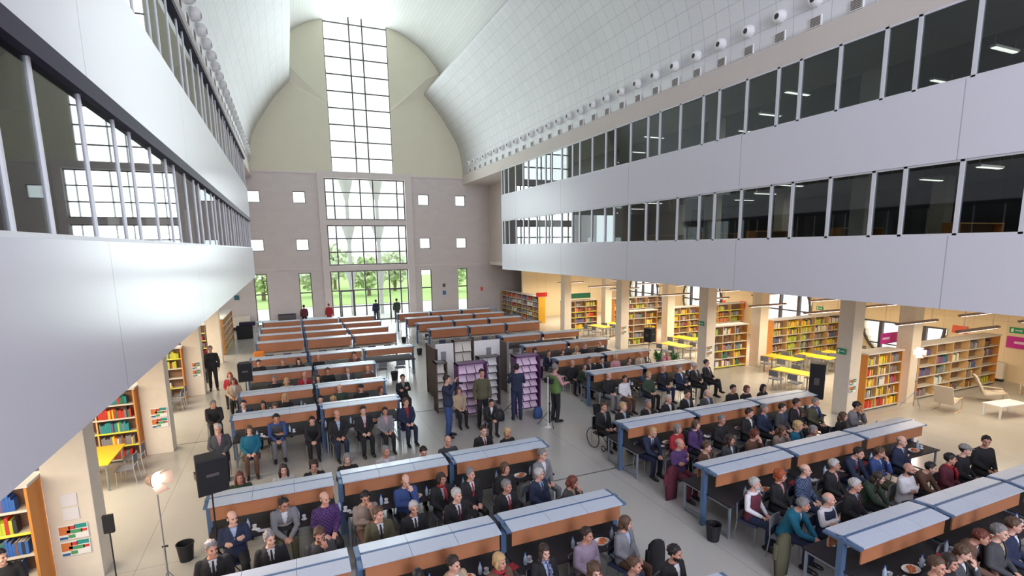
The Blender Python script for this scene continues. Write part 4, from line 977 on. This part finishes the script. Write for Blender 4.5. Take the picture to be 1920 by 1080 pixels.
person(210, -4.62, 10.38, 'L', 40, 's', 'k', 'k', 'k', '-', 'k', 'dark-haired person in black holding hands, at the bottom left bookcase', scale=1.02)
stand(212, 2.75, 43.7, 185, 0, 'c', 'r', 'r', 'r', 'r', 'person in hooded bright red coat beside the entrance doors', scale=1.0, far=True)
stand(211, .9, 43.6, 185, 0, 's', 'k', 'm', 'm', 'k', 'person in dark red standing between the low windows at the end wall', scale=1.0, far=True)
for i, (x, y, a, lb) in enumerate(((5.1, 16.85, 0, 'the woman in beige coat'), (5.75, 15.45, 0, 'the crouching person in black'), (-4.72, 10.5, 22, 'the person holding hands at bottom left'))):
    dup(CHG, (x, y, 0), R(a), 'grey chair under ' + lb, 'chairs of the seated audience')
# ================================================================ EQUIPMENT AND SMALL THINGS
M_blk = mat('black_plastic', (.009, .009, .012), .6, var=.1, scale=20); M_grille = mat('speaker_grille', (.010, .010, .013), .85, var=.3, scale=90, bump=.4)
M_steel = mat('bare_steel', (.50, .50, .52), .3, .8); M_ww = mat('warm_white', (.72, .68, .60), .6)
def speaker(loc, rz, label, w=.46, d=.4, h=.62):
    t = thing('loudspeaker', label, 'loudspeaker', loc, rz, 'loudspeakers')
    b = MB(); b.loft([[(-w / 2, -d / 2, z), (w / 2, -d / 2, z), (w / 2 * .72, d / 2, z), (-w / 2 * .72, d / 2, z)] for z in (0, h)]); b.build('cabinet', M_blk, t, bevel=.012)
    MB().box(-w / 2 + .025, w / 2 - .025, -d / 2 - .014, -d / 2, .03, h - .03).build('grille', M_grille, t)
    MB().box(-w * .2, w * .2, -d / 2 - .02, -d / 2 - .014, h * .52, h * .6).build('badge_plate', M_frame, t)
    for s in (-1, 1): MB().box(s * w * .44 - .012, s * w * .44 + .012, -.08, .08, h * .4, h * .6).build('handle', M_frame, t)
def tripod(loc, h, label, name='speaker_stand', cat='stand', m1=None, r=.38):
    m1 = m1 or M_blk; t = thing(name, label, cat, loc)
    MB().tube([(0, 0, .1), (0, 0, h * .55)], .02, 8).build('lower_pole', m1, t); MB().tube([(0, 0, h * .5), (0, 0, h)], .014, 8).build('upper_pole', m1, t)
    MB().disc((0, 0, h * .5), .03, .06).build('collar', m1, t); MB().tube([(0, 0, h * .53), (.07, 0, h * .53)], .01, 6).build('knob', m1, t)
    for i in range(3):
        a = 2.1 * i + .4; c, s = math.cos(a), math.sin(a); l = MB().tube([(0, 0, h * .36), (r * c, r * s, .015)], .011, 6).build('leg', m1, t)
        MB().tube([(0, 0, .12), (r * .55 * c, r * .55 * s, h * .165)], .007, 6).build('brace', m1, l)
    return t
tripod((-1.98, 10.22, 0), 1.86, 'black tripod stand holding the large loudspeaker at left')
speaker((-1.98 + .42, 10.22, 1.86), R(20), 'largest-looking black loudspeaker raised at the left end of the second left desk row', .5, .42, .64)
bpy.data.objects['speaker_stand'].location.x = -1.56
tripod((-1.68, 20.3, 0), 1.52, 'black tripod stand beside the fourth left desk row'); speaker((-1.68, 20.3, 1.52), R(5), 'black loudspeaker on a pole beside the fourth left desk row', .46, .4, .66)
tripod((16.45, 11.9, 0), .80, 'short black stand under the tall right loudspeaker'); speaker((16.45, 11.9, .80), R(35), 'tall dark loudspeaker in front of the front pillar on the right', .52, .45, 1.22)
tripod((16.5, 21.1, 0), 1.25, 'black stand of the loudspeaker near the third pillar'); speaker((16.5, 21.1, 1.25), R(25), 'black loudspeaker between the second and third pillars on the right', .56, .42, .72)
# flood lights
M_flood = mat('flood_lit_bulb', (1, .86, .72), .5, var=0, emit=18); M_refl = mat('flood_reflector', (.62, .45, .38), .35, .6)
def flood(loc, h, aim, label, grp, power):
    t = thing('floodlight', label, 'floodlight', loc, 0, grp)
    MB().tube([(0, 0, .06), (0, 0, h * .5)], .019, 8).build('lower_pole', M_steel, t); MB().tube([(0, 0, h * .48), (0, 0, h)], .013, 8).build('upper_pole', M_steel, t)
    MB().tube([(-.03, 0, h * .5), (.06, 0, h * .5)], .018, 6).build('clamp_knob', M_blk, t)
    for i in range(3):
        a = 2.1 * i; MB().tube([(0, 0, h * .3), (.4 * math.cos(a), .4 * math.sin(a), .015)], .011, 6).build('leg', M_steel, t)
    hd = MB(); k = 14; ca, sa = math.cos(aim), math.sin(aim)
    def P(u, v, w): return (u * ca - v * sa, u * sa + v * ca, h + .08 + w)
    hd.loft([[P(q, r * math.cos(2 * math.pi * j / k), r * math.sin(2 * math.pi * j / k)) for j in range(k)] for q, r in ((-.14, .03), (-.12, .09), (0, .12), (.03, .12))]); o = hd.build('lamp_head', M_refl, t)
    g = MB(); g.loft([[P(q, .10 * math.cos(2 * math.pi * j / k), .10 * math.sin(2 * math.pi * j / k)) for j in range(k)] for q in (.031, .04)]); g.build('bulb', M_flood, o)
    for a in (0, 1, 2, 3):
        c, s = (1, 0, -1, 0)[a], (0, 1, 0, -1)[a]; e = (-s, c)
        MB().poly([P(.03, c * .1 + e[0] * .09, s * .1 + e[1] * .09), P(.03, c * .1 - e[0] * .09, s * .1 - e[1] * .09), P(.15, c * .19 - e[0] * .12, s * .19 - e[1] * .12), P(.15, c * .19 + e[0] * .12, s * .19 + e[1] * .12)]).build('barn_door', M_refl, o)
    l = bpy.data.lights.new('flood_beam', 'SPOT'); l.energy = power; l.color = (1, .80, .74); l.spot_size = R(95); l.spot_blend = .6; l.shadow_soft_size = .12
    lo = bpy.data.objects.new('flood_beam', l); COL.objects.link(lo); d = Vector((ca, sa, -.28)); lo.location = Vector(loc) + Vector((ca * .2, sa * .2, h + .08)); lo.rotation_euler = d.to_track_quat('-Z', 'Y').to_euler()
flood((-2.3, 9.9, 0), 2.25, R(-38), 'lit floodlight with barn doors on a steel stand by the near columns', 'stage floodlights', 160)
flood((20.9, 11.25, 0), 2.02, R(218), 'glaring floodlight on a thin stand between the two front bookcases', 'stage floodlights', 70)
# microphone stand, poles, bins
t = thing('microphone_stand', 'black stand with round base beside the first near column', 'microphone stand', (-2.95, 9.7, 0))
MB().disc((0, 0, 0), .16, .025, 24).build('base', M_blk, t); MB().tube([(0, 0, .02), (0, 0, 1.65)], .011, 8).build('pole', M_blk, t); MB().box(-.07, .07, -.03, .03, 1.65, 1.95).build('microphone_holder', M_blk, t)
t = thing('white_post', 'thin white post at the edge of the camera crew by the central aisle', 'post', (7.75, 15.2, 0)); MB().disc((0, 0, 0), .12, .015, 20).build('base', M_white, t); MB().tube([(0, 0, .01), (0, 0, 1.75)],   .013, 8).build('pole', M_white, t)
def bin_(x, y, label, s=1.):
    t = thing('waste_bin', label, 'waste bin', (x, y, 0), 0, 'black waste bins'); k = 20
    MB().loft([[(r * s * math.cos(2 * math.pi * j / k), r * s * math.sin(2 * math.pi * j / k), z * s) for j in range(k)] for r, z in ((.12, 0), (.155, .34), (.165, .34), (.165, .36), (.15, .36), (.12, .06))]).build('bucket', M_blk, t)
bin_(-2.3, 11.4, 'black waste bin at the left end of the second left desk row'); bin_(7.72, 7.6, 'black waste bin at the aisle end of the second right desk row'); bin_(9.95, 15.6, 'black waste bin at the aisle end of the fourth right desk row'); bin_(4.2, 24.0, 'grey-black bin standing alone in the aisle left of the display panels', 1.1); bin_(21.0, 12.6, 'black bin between the two front bookcases', 1.3); bin_(6.6, 29.2, 'black bin in the far central aisle beside the ninth desk row'); bin_(6.6, 33.6, 'black bin farthest along the central aisle')
# camera crew kit
for x, y, h, lb, rz in ((7.25, 17.0, 1.35, 'video camera on black tripod in front of the pale racks', 200), (7.85, 15.3, 1.5, 'large video camera held high by the operator in green', 190)):
    tripod((x, y, 0), h, 'black tripod under the ' + lb, 'camera_tripod', 'tripod', M_blk, .42)
    t = thing('video_camera', lb, 'video camera', (x, y, h), R(rz)); MB().box(-.07, .07, -.2, .16, 0, .16).build('camera_body', M_blk, t, bevel=.01); MB().tube([(0, -.2, .08), (0, -.34, .08)], [.05, .06], 12).build('lens', M_frame, t); MB().box(-.13, -.07, -.02, .08, .06, .15).build('viewfinder', M_blk, t); MB().tube([(0, .1, .16), (0, .08, .23), (0, -.12, .23), (0, -.14, .16)], .012, 6).build('handle', M_blk, t)
t = thing('photo_camera', 'black camera held to the eye by the photographer in blue', 'camera', (4.42 + .30, 15.75 - .17, 1.80), R(60)); MB().box(-.07, .07, -.03, .04, -.04, .06).build('camera_body', M_blk, t, bevel=.008); MB().tube([(0, -.03, .01), (0, -.15, .01)], [.035, .04], 12).build('lens', M_blk, t)
def bag(x, y, label, col, s=1.):
    t = thing('bag', label, 'bag', (x, y, 0)); b = MB(); b.loft([[(a * s * math.copysign(abs(math.cos(6.2832 * j / 16)) ** .6, math.cos(6.2832 * j / 16)), c * s * math.sin(6.2832 * j / 16), z * s) for j in range(16)] for a, c, z in ((.13, .09, 0), (.17, .13, .05), (.17, .12, .25), (.12, .09, .38), (.04, .03, .42))]); b.build('bag_body', col, t, smooth=True); MB().tube([(-.08, 0, .36 * s), (-.06, .02, .46 * s), (.06, .02, .46 * s), (.08, 0, .36 * s)], .012, 6).build('strap', M_blk, t)
bag(7.85, 16.2, 'dark blue backpack on the floor before the second purple rack', mat('bag_blue', (.03, .07, .2), .8)); bag(6.5, 16.5, 'black bag on the floor beside the man in olive coat', M_blk); 
# display booth
M_pan = mat('display_panel_white', (.74, .73, .72), .7); M_brn = mat('display_panel_dark', (.10, .075, .065), .7, var=.2); M_pur = mat('purple_frame', (.10, .02, .12), .4); M_pink = mat('pinkish_paper', (.82, .62, .78), .7, var=.1, scale=5); M_pic = mat('grey_picture', (.24, .23, .25), .6)
t = thing('display_screen', 'dark display screen standing edge-on by the central aisle', 'display screen', (5.15, 19.85, 0)); MB().box(-.03, .03, 0, 1.5, .02, 2.1).build('panel', M_brn, t); MB().box(-.05, .05, -.03, 0, 0, 2.12).build('post', M_blk, t); MB().box(-.05, .05, 1.5, 1.53, 0, 2.12).build('post', M_blk, t)
for x0, x1, px, lb in ((5.25, 6.0, .3, 'white display panel with small grey picture, beside the dark screen'), (6.9, 8.05, .62, 'white display panel with grey square picture, right of the shelves')):
    t = thing('display_board', lb, 'display panel', (x0, 20.3, 0)); MB().box(0, x1 - x0, 0, .05, .05, 2.22).build('panel', M_pan, t); MB().box(px - .09, px + .13, -.012, 0, 1.5, 1.9).build('picture', M_pic, t)
    for q in (0, x1 - x0 - .04): MB().box(q, q + .04, -.1, .15, 0, .05).build('foot', M_steel, t)
t = thing('display_screen', 'dark end screen closing the display booth on its right', 'display screen', (8.12, 19.6, 0)); MB().box(-.03, .03, 0, 1.2, .02, 2.15).build('panel', M_brn, t); MB().box(-.04, .04, -.04, 0, 0, 2.2).build('post', M_steel, t)
def rack(x0, x1, y, h, d, mf, mb_, n_, label, ang=0):
    t = thing('magazine_rack', label, 'magazine rack', (x0, y, 0), R(ang), 'magazine display racks'); w = x1 - x0
    for q in (0, w - .04): MB().box(q, q + .04, -.02, d, 0, h).build('side_frame', mf, t)
    MB().box(0, w, -.02, d, h - .04, h).build('top_frame', mf, t); MB().box(.04, w - .04, d * .7, d * .7 + .02, .1, h - .05).build('back_panel', mb_, t)
    for i in range(n_):
        z = .15 + (h - .25) * i / n_; s = MB().box(.04, w - .04, .02, d * .7, z, z + .025).build('shelf', mf, t)
        k = max(1, int(w / .3))
        for q in range(k):
            a = .06 + (w - .12) * q / k; tag(MB().poly([(a, .05, z + .03), (a + (w - .12) / k - .03, .05, z + .03), (a + (w - .12) / k - .03, .05 + d * .5, z + .03 + (h - .3) / n_ * .78), (a, .05 + d * .5, z + .03 + (h - .3) / n_ * .78)]).build('magazine_front', mb_, s), None, None)
rack(5.2, 6.32, 17.2, 2.02, .45, M_pur, M_pink, 6, 'purple-framed magazine rack behind the man in olive coat')
rack(7.3, 8.3, 16.9, 2.15, .45, M_pur, M_pink, 7, 'purple-framed magazine rack behind the operator in green')
rack(6.38, 7.25, 18.3, 1.95, .4, M_frame, M_pan, 6, 'pale magazine rack between the two purple ones')
rack(6.02, 6.88, 20.3, 2.3, .35, M_brn, M_ww, 5, 'pale open shelf rack in the display booth between white panels')
rack(4.72, 5.15, 18.3, 1.9, .5, M_brn, M_ww, 5, 'narrow beige shelf rack at the aisle side of the display booth', 0)
# wheelchair
wx, wy = WHEEL.location.x, WHEEL.location.y; t = thing('wheelchair', 'black wheelchair at the aisle end of the third right desk row', 'wheelchair', (wx, wy, 0), WHEEL.rotation_euler.z)
MB().box(-.23, .23, -.22, .2, .41, .455).build('seat', M_blk, t); MB().box(-.22, .22, .21, .24, .5, .92).build('backrest', M_blk, t)
for s in (-1, 1):
    w = MB().tube([(s * .3, .1 + .3 * math.cos(a), .31 + .3 * math.sin(a)) for a in [2 * math.pi * j / 28 for j in range(29)]], .014, 6).build('large_wheel', M_blk, t)
    sp = MB()
    for j in range(12): a = 2 * math.pi * j / 12; sp.tube([(s * .3, .1, .31), (s * .3, .1 + .29 * math.cos(a), .31 + .29 * math.sin(a))], .003, 4)
    sp.build('spokes', M_steel, w); MB().tube([(s * .24, -.34 + .08 * math.cos(a), .09 + .08 * math.sin(a)) for a in [2 * math.pi * j / 14 for j in range(15)]], .013, 6).build('caster_wheel', M_blk, t)
    MB().tube([(s * .25, .24, .1), (s * .25, .24, .95), (s * .25, .34, .97)], .012, 6).build('push_handle', M_steel, t); MB().box(s * .26 - .02, s * .26 + .02, -.15, .15, .66, .69).build('armrest', M_blk, t); MB().tube([(s * .24, -.2, .44), (s * .2, -.42, .12)], .012, 6).build('footrest_tube', M_steel, t)
# signs and posters
def sign(name, label, cat, x, y, z, w, h, face, mt, deco=None, wires=False):
    t = thing(name, label, cat, (x, y, z), face)
    MB().box(0, w, -.02, 0, 0, h).build('sign_board', mt, t)
    if deco: 
        for (a, b_, c, d, mm) in deco: MB().box(a * w, b_ * w, -.028, -.02, c * h, d * h).build('printed_bar', mm, t)
    if wires:
        for q in (.1, .9): MB().box(q * w - .004, q * w + .004, -.014, -.006, h, 4.46 - z).build('wire', M_steel, t)
    return t
M_mag = mat('magenta_sign', (.55, .03, .30), .5); M_redS = mat('red_sign', (.75, .03, .02), .5); M_grnS = mat('green_sign', (.01, .20, .11), .5); M_redo = mat('orange_red_sign', (.80, .12, .06), .5); M_exit = mat('exit_green', (.01, .30, .12), .5); M_wht = mat('sign_white', (.78, .78, .76), .6)
fl = [(.08, .5, .55, .72, M_wht), (.08, .35, .25, .38, M_wht)]
sign('hanging_sign', 'magenta hanging sign between the two front bookcases', 'sign', 20.65, 12.5, 2.2, 1.75, .42, 0, M_mag, [(.06, .3, .4, .6, M_pink)], True)
sign('hanging_sign', 'red hanging sign over the long far bookcase with yellow end', 'sign', 17.5, 36.3, 2.2, .95, .33, 0, M_redS, None, True)
sign('hanging_sign', 'dark green hanging sign above the bookcase at the fourth pillar', 'sign', 18.95, 33.8, 2.2, 1.9, .38, 0, M_grnS, None, True)
sign('wall_sign', 'bright pink wall sign at the right edge of the photo', 'sign', 28.37, 11.95, 1.5, .9, .5, R(-90), M_mag, [(.3, .75, .4, .6, M_pink)])
sign('wall_sign', 'orange-red wall sign right of the half-round window', 'sign', 28.37, 14.0, 1.85, .6, .35, R(-90), M_redo)
sign('wall_sign', 'orange-red square wall sign between two round windows', 'sign', 28.37, 26.6, 1.7, .5, .5, R(-90), M_redo)
sign('wall_sign', 'red wall notice near the third round window', 'sign', 28.37, 28.4, 1.6, .5, .5, R(-90), M_redo)
ex = [(.12, .3, .2, .8, M_wht), (.4, .88, .42, .58, M_wht), (.75, .88, .3, .7, M_wht)]
sign('exit_sign', 'green emergency exit sign on the front pillar', 'exit sign', 17.72, 12.15, 2.2, .34, .2, R(-90), M_exit, ex)
sign('exit_sign', 'green emergency exit sign on the second pillar', 'exit sign', 17.72, 19.0, 2.3, .34, .2, R(-90), M_exit, ex)
sign('exit_sign', 'green emergency exit sign above the pink wall sign', 'exit sign', 28.37, 11.9, 2.15, .5, .24, R(-90), M_exit, ex)
sign('exit_sign', 'green exit sign hanging inside the half-round window', 'exit sign', 28.34, 16.5, 1.05, .4, .24, R(-90), M_exit, ex)
sign('exit_sign', 'green exit sign on board wall beyond the five-bay bookcase', 'exit sign', 28.37, 20.9, 2.2, .4, .2, R(-90), M_exit, ex)
sign('round_blue_sign', 'small blue sign on the end wall between low windows', 'sign', 12.6, D - .01, 1.9, .3, .35, 0, mat('blue_sign', (.03, .16, .38), .5)); sign('wall_sign', 'small dark sign above the blue one on the end wall', 'sign', 12.62, D - .01, 2.6, .26, .3, 0, M_frame); sign('wall_sign', 'small red extinguisher sign near the end wall corner', 'sign', 16.2, D - .01, 2.1, .25, .35, 0, M_redo); sign('wall_sign', 'teal round notice on the end wall at the near corner', 'sign', -4.0, D - .01, 2.3, .35, .35, 0, mat('teal_sign', (.02, .15, .2), .5))
MC = [mat('poster_' + n_, c, .6) for n_, c in (('orange', (.62, .18, .05)), ('teal', (.02, .28, .25)), ('green', (.08, .32, .12)), ('red', (.6, .05, .04)), ('blue', (.02, .12, .3)))]
def poster(x, y, z, w, h, label, seed):
    t = thing('poster', label, 'poster', (x, y, z), 0, 'coloured posters on the columns'); rr = random.Random(seed); MB().box(0, w, -.006, 0, 0, h).build('paper', M_wht, t)
    for mi, a, b_, c, d in ((0, .03, .40, .35, .90), (3, .36, .58, .66, .9), (1, .56, .97, .68, .96), (4, .28, .42, .45, .62), (2, .42, .80, .38, .62), (3, .76, .97, .42, .6), (2, .32, .55, .08, .30), (4, .03, .30, .04, .2)): MB().box(a * w, b_ * w, -.009, -.006, c * h, d * h).build('printed_block', MC[mi], t)
for x, y, w, nm in ((-4.22, 11.40, .44, 'first near column'), (-4.12, 18.13, .42, 'second near column'), (-4.03, 25.08, .3, 'third near column')):
    k_ = 0 if 'first' in nm else .28
    poster(x, y, .88 + k_, w, .29, 'coloured map poster, upper of the pair on the ' + nm, 1); poster(x, y, .56 + k_, w, .29, 'coloured map poster, lower of the pair on the ' + nm, 2)
for x, y, nm in ((17.78, 11.63, 'front pillar'), (17.78, 18.48, 'second pillar'), (17.78, 25.33, 'third pillar')):
    poster(x, y, 1.13, .34, .22, 'faded poster, upper of the pair on the ' + nm, 3); poster(x, y, .86, .34, .22, 'faded poster, lower of the pair on the ' + nm, 4)
M_paper = mat('paper_white', (.70, .69, .72), .7)
for z, lb in ((1.52, 'upper white notice sheet on the first near column'), (1.25, 'lower white notice sheet on the first near column')): tag(MB().box(-4.12, -3.88, 11.405, 11.412, z, z + .24).build('notice_sheet', M_paper), lb, 'notice', 'white notices on the column')
# lounge corner
M_birch = mat('pale_birch', (.62, .48, .34), .5); M_cush = mat('cream_cushion', (.62, .55, .46), .9, var=.08, scale=12)
def lounge(x, y, rz, label):
    t = thing('lounge_chair', label, 'lounge chair', (x, y, 0), R(rz), 'cream lounge chairs')
    for s in (-1, 1): MB().tube([(s * .33, .35, .02), (s * .33, -.38, .02), (s * .33, -.42, .30), (s * .33, -.32, .50), (s * .33, .3, .52)], .022, 6).build('side_frame', M_birch, t)
    MB().loft([[(q, yy, zz) for q, yy, zz in ((-.29, -.34, a), (.29, -.34, a), (.29, .22, a - .12), (-.29, .22, a - .12))] for a in (.40, .47)]).build('seat_cushion', M_cush, t, bevel=.02)
    MB().loft([[(-.29, .2 + a, .3), (.29, .2 + a, .3), (.29, .52 + a, 1.0), (-.29, .52 + a, 1.0)] for a in (0, .08)]).build('back_cushion', M_cush, t, bevel=.02)
lounge(21.6, 10.55, 100, 'cream lounge chair seen from the side, nearest the long bookcase'); lounge(24.2, 10.4, 35, 'cream lounge chair with broad back behind the white low table'); lounge(26.6, 10.2, -70, 'cream lounge chair at the right edge of the photo')
t = thing('low_table', 'white low table beside the lounge chairs at right', 'table', (22.8, 9.4, 0), R(-8)); MB().box(-.65, .65, -.3, .3, .40, .45).build('tabletop', M_white, t, bevel=.01)
for sx in (-1, 1):
    for sy in (-1, 1): MB().box(sx * .6 - .025, sx * .6 + .025, sy * .25 - .025, sy * .25 + .025, 0, .4).build('leg', M_white, t)
t = thing('radiator', 'cream radiator cabinet on the board wall at right', 'radiator', (28.08, 11.8, .1)); MB().box(0, .22, 0, .95, .02, .75).build('cabinet', M_ww, t, bevel=.01); MB().box(.02, .2, .03, .92, -.1, .02).build('plinth', M_blk, t); MB().box(.03, .19, .05, .9, .752, .758).build('grille', M_steel, t)
# green plants by the far loudspeaker
M_plant = mat('plant_green', (.03, .16, .03), .6, var=.4, scale=6)
for x, y, h, lb in ((16.2, 20.0, 1.05, 'leafy green plant in pot beneath the far right loudspeaker'), (16.9, 19.7, .95, 'second potted plant beside the far right loudspeaker')):
    t = thing('potted_plant', lb, 'plant', (x, y, 0)); MB().disc((0, 0, 0), .13, .28, 16, .17).build('pot', M_ww, t); b = MB(); rr = random.Random(int(x * 9))
    for i in range(46):
        a = rr.uniform(0, 6.28); L = rr.uniform(.25, .5); q = rr.uniform(.2, h - .3); c, s = math.cos(a), math.sin(a)
        b.poly([(0, 0, .28 + q * .5), (c * L * .6 - s * .05, s * L * .6 + c * .05, .3 + q), (c * L, s * L, .22 + q), (c * L * .6 + s * .05, s * L * .6 - c * .05, .3 + q)])
    b.build('foliage', M_plant, t)
# far service desks, monitors
M_pale = mat('pale_blue_desk', (.50, .58, .66), .5)
for x, y, w, lb in ((-2.6, 43.2, 1.6, 'pale service desk near the first low window'), (1.0, 43.4, 2.4, 'white table with boxes at the end wall left of the doors'), (12.2, 42.6, 1.8, 'pale blue desk at the end wall right of the doors'), (14.9, 42.9, 2.0, 'pale blue desk near the end wall corner')):
    t = thing('service_desk', lb, 'desk', (x, y, 0)); MB().box(0, w, 0, .7, .70, .74).build('desktop', M_pale, t)
    for q in (0, w - .04): MB().box(q, q + .04, .02, .68, 0, .7).build('side_panel', M_pale, t)
t = thing('notice_stand', 'dark low cabinet against the end wall between low windows', 'cabinet', (-1.0, 44.6, 0)); MB().box(0, 1.3, 0, .5, 0, 1.0).build('cabinet_body', M_frame, t, bevel=.01); MB().box(-.02, 1.32, -.02, .52, 1.0, 1.03).build('cabinet_top', M_frameP, t)
t = thing('wall_cabinet', 'white low cabinet on the end wall in the near corner', 'cabinet', (-4.6, 44.7, .25)); MB().box(0, 1.6, 0, .5, 0, .8).build('cabinet_body', M_ww, t); MB().box(0, 1.6, .1, .5, -.25, 0).build('plinth', M_frameP, t)
t = thing('orange_box', 'orange bag hanging at the left end of the sixth left desk row', 'bag', (-1.7, 29.35, .45)); MB().box(-.25, .25, -.1, .1, 0, .5).build('bag_body', mat('orange_bag', (.8, .25, .03), .7), t, bevel=.04); MB().tube([(-.1, 0, .5), (0, 0, .62), (.1, 0, .5)], .01, 6).build('handle', M_blk, t)
t = thing('copier', 'dark machine at the left end of the farthest desk rows', 'machine', (-3.1, 40.4, 0)); MB().box(-.5, .5, -.3, .3, 0, .9).build('machine_body', M_blk, t, bevel=.02); MB().box(-.3, .7, -.25, .25, .9, 1.15).build('machine_top', M_frameP, t, bevel=.02)
# empty chairs at the far desk rows
def crow(y, x0, n_, step, rz, where, k):
    for i in range(n_): dup(CH if k else CHG, (x0 + i * step, y, 0), R(rz), ('dark blue' if k else 'grey') + ' empty chair at ' + where, 'empty chairs at ' + where)
crow(29.05, -1.2, 8, .85, 180, 'the near side of the sixth left desk row', 1); crow(24.6, 2.9, 3, .85, 180, 'the open end of the fifth left desk row', 0); crow(29.15, 7.9, 8, .87, 180, 'the near side of the eighth right desk row', 1)
crow(31.7, 7.7, 4, .87, 180, 'the near side of the ninth right desk row', 1); crow(24.9, 10.7, 5, .87, 180, 'the near side of the seventh right desk row', 0)
dup(CHG, (15.9, 8.9, 0), R(20), 'grey empty chair at the outer end of the second right desk row', 'empty chairs near the rows'); dup(CHG, (15.6, 9.6, 0), R(-160), 'grey empty chair behind the other one at the second right row end', 'empty chairs near the rows')
dup(CHG, (4.62, 9.75, 0), R(10), 'pale empty chair between the seated figures by the aisle, second left row', 'empty chairs near the rows')
# coats over chair backs
for x, y, cc, lb in ((5.72, 6.95, PC['k'], 'black coat hanging over a chair beside the woman in slate cardigan'), (7.95, 6.15, PC['ol'], 'dark olive coat hanging over the chair of the man in teal'), (8.1, 9.35, PC['m'], 'maroon coat hanging behind the man in purple sweater')):
    t = thing('coat', lb, 'coat', (x, y, 0)); t.scale = (.9, .9, .92); k = 14; MB().loft([[(r * math.cos(2 * math.pi * j / k) + .03 * math.sin(3 * j), q * math.sin(2 * math.pi * j / k), z) for j in range(k)] for r, q, z in ((.16, .03, .0), (.21, .05, .4), (.2, .055, .7), (.17, .05, .86), (.08, .03, .93))]).build('coat_body', mat('coat_%d' % int(x * 10), cc, .9), t, smooth=True); MB().tube([(-.2, 0, .75), (-.24, -.02, .45)], [.05, .04], 8).build('sleeve', mat('coat_%d' % int(x * 10), cc, .9), t)
# things on the near desk tops
M_btl = mat('blue_clear_bottle', (.42, .52, .66), .15); M_cap = mat('bottle_cap', (.05, .15, .5), .5); M_cup = mat('white_cup', (.70, .70, .72), .4); M_or = mat('orange_food', (.55, .14, .04), .6, var=.4, scale=20); M_red = mat('dark_red_folder', (.30, .02, .03), .6)
ITEM = {}
def item(kind, x, y, where, rz=0.):
    lab, cat = {'paper': ('white name card lying on ', 'card'), 'bottle': ('small blue-tinted water bottle on ', 'bottle'), 'cup': ('white cup on ', 'cup'), 'basket': ('orange tray of snacks on ', 'tray'), 'folder': ('dark red folder on ', 'folder'), 'napkin': ('crumpled white napkin on ', 'napkin')}[kind]
    nm = {'paper': 'name_card', 'bottle': 'water_bottle', 'cup': 'cup', 'basket': 'snack_tray', 'folder': 'folder', 'napkin': 'napkin'}[kind]; grp = nm.replace('_', ' ') + 's on ' + where
    if kind in ITEM: return dup(ITEM[kind], (x, y, .751), rz, lab + where, grp)
    t = thing(nm, lab + where, cat, (x, y, .751), rz, grp); k = 12
    if kind == 'paper': MB().box(-.11, .11, -.05, .05, 0, .004).build('card_sheet', M_paper, t)
    elif kind == 'bottle':
        MB().loft([[(r * math.cos(2 * math.pi * j / k), r * math.sin(2 * math.pi * j / k), z) for j in range(k)] for r, z in ((.03, 0), (.033, .02), (.033, .13), (.013, .18), (.013, .2))]).build('bottle_body', M_btl, t, smooth=True); MB().disc((0, 0, .2), .015, .02, 10).build('cap', M_cap, t)
    elif kind == 'cup': MB().loft([[(r * math.cos(2 * math.pi * j / k), r * math.sin(2 * math.pi * j / k), z) for j in range(k)] for r, z in ((.028, 0), (.04, .085), (.036, .085), (.026, .01))]).build('cup_body', M_cup, t); MB().disc((0, 0, -.001), .055, .006, 14).build('saucer', M_cup, t)
    elif kind == 'basket':
        MB().loft([[(r * math.cos(2 * math.pi * j / k), r * .7 * math.sin(2 * math.pi * j / k), z) for j in range(k)] for r, z in ((.13, 0), (.17, .04), (.16, .04), (.12, .01))]).build('tray_dish', M_ww, t); b = MB(); rr = random.Random(2)
        for i in range(9): b.ell((rr.uniform(-.09, .09), rr.uniform(-.06, .06), .03), (.035, .03, .022), 8, 5)
        b.build('snacks', M_or, t)
    elif kind == 'folder': MB().box(-.12, .12, -.09, .09, 0, .012).build('folder_cover', M_red, t)
    else: b = MB(); b.ell((0, 0, .03), (.05, .04, .03), 7, 5); b.build('napkin_fold', M_paper, t)
    ITEM[kind] = t; return t
rr = random.Random(21)
for y, x0, W, sd, nm, seq in ((5.12, 8.1, 7.1, -1, 'the front side of the nearest right desk row', 9), (5.12, 8.1, .8, 1, 'the rear corner of the nearest right desk row', 1), (8.15, 8.1, 7, -1, 'the front side of the second right desk row', 8), (11.28, 8.1, 7, -1, 'the front side of the third right desk row', 8), (7.92, -1.2, 6.7, -1, 'the front side of the nearest left desk row', 8), (11.08, -1.6, 7, -1, 'the front side of the second left desk row', 8), (16.65, -1.6, 4.4, -1, 'the front side of the third left desk row', 5), (16.65, 10.4, 4.4, -1, 'the front side of the fourth right desk row', 5), (19.3, -1.6, 4.4, -1, 'the front side of the fourth left desk row', 4), (22.4, -1.6, 4.4, -1, 'the front side of the fifth left desk row', 3)):
    for i in range(seq):
        x = x0 + W * (i + .5) / seq + rr.uniform(-.1, .1); yy = y + sd * .5
        item('bottle', x, yy + rr.uniform(-.04, .1), nm); item('cup', x + .11, yy + .04, nm); 
        if i % 2 == 0: item('paper', x + .28, yy - .08, nm, rr.uniform(-.4, .4)); item('napkin', x + .17, yy - .06, nm)
        if i % 3 == 1: item('basket', x - .26, yy, nm)
        if i % 3 == 2: item('folder', x - .26, yy, nm, .3)
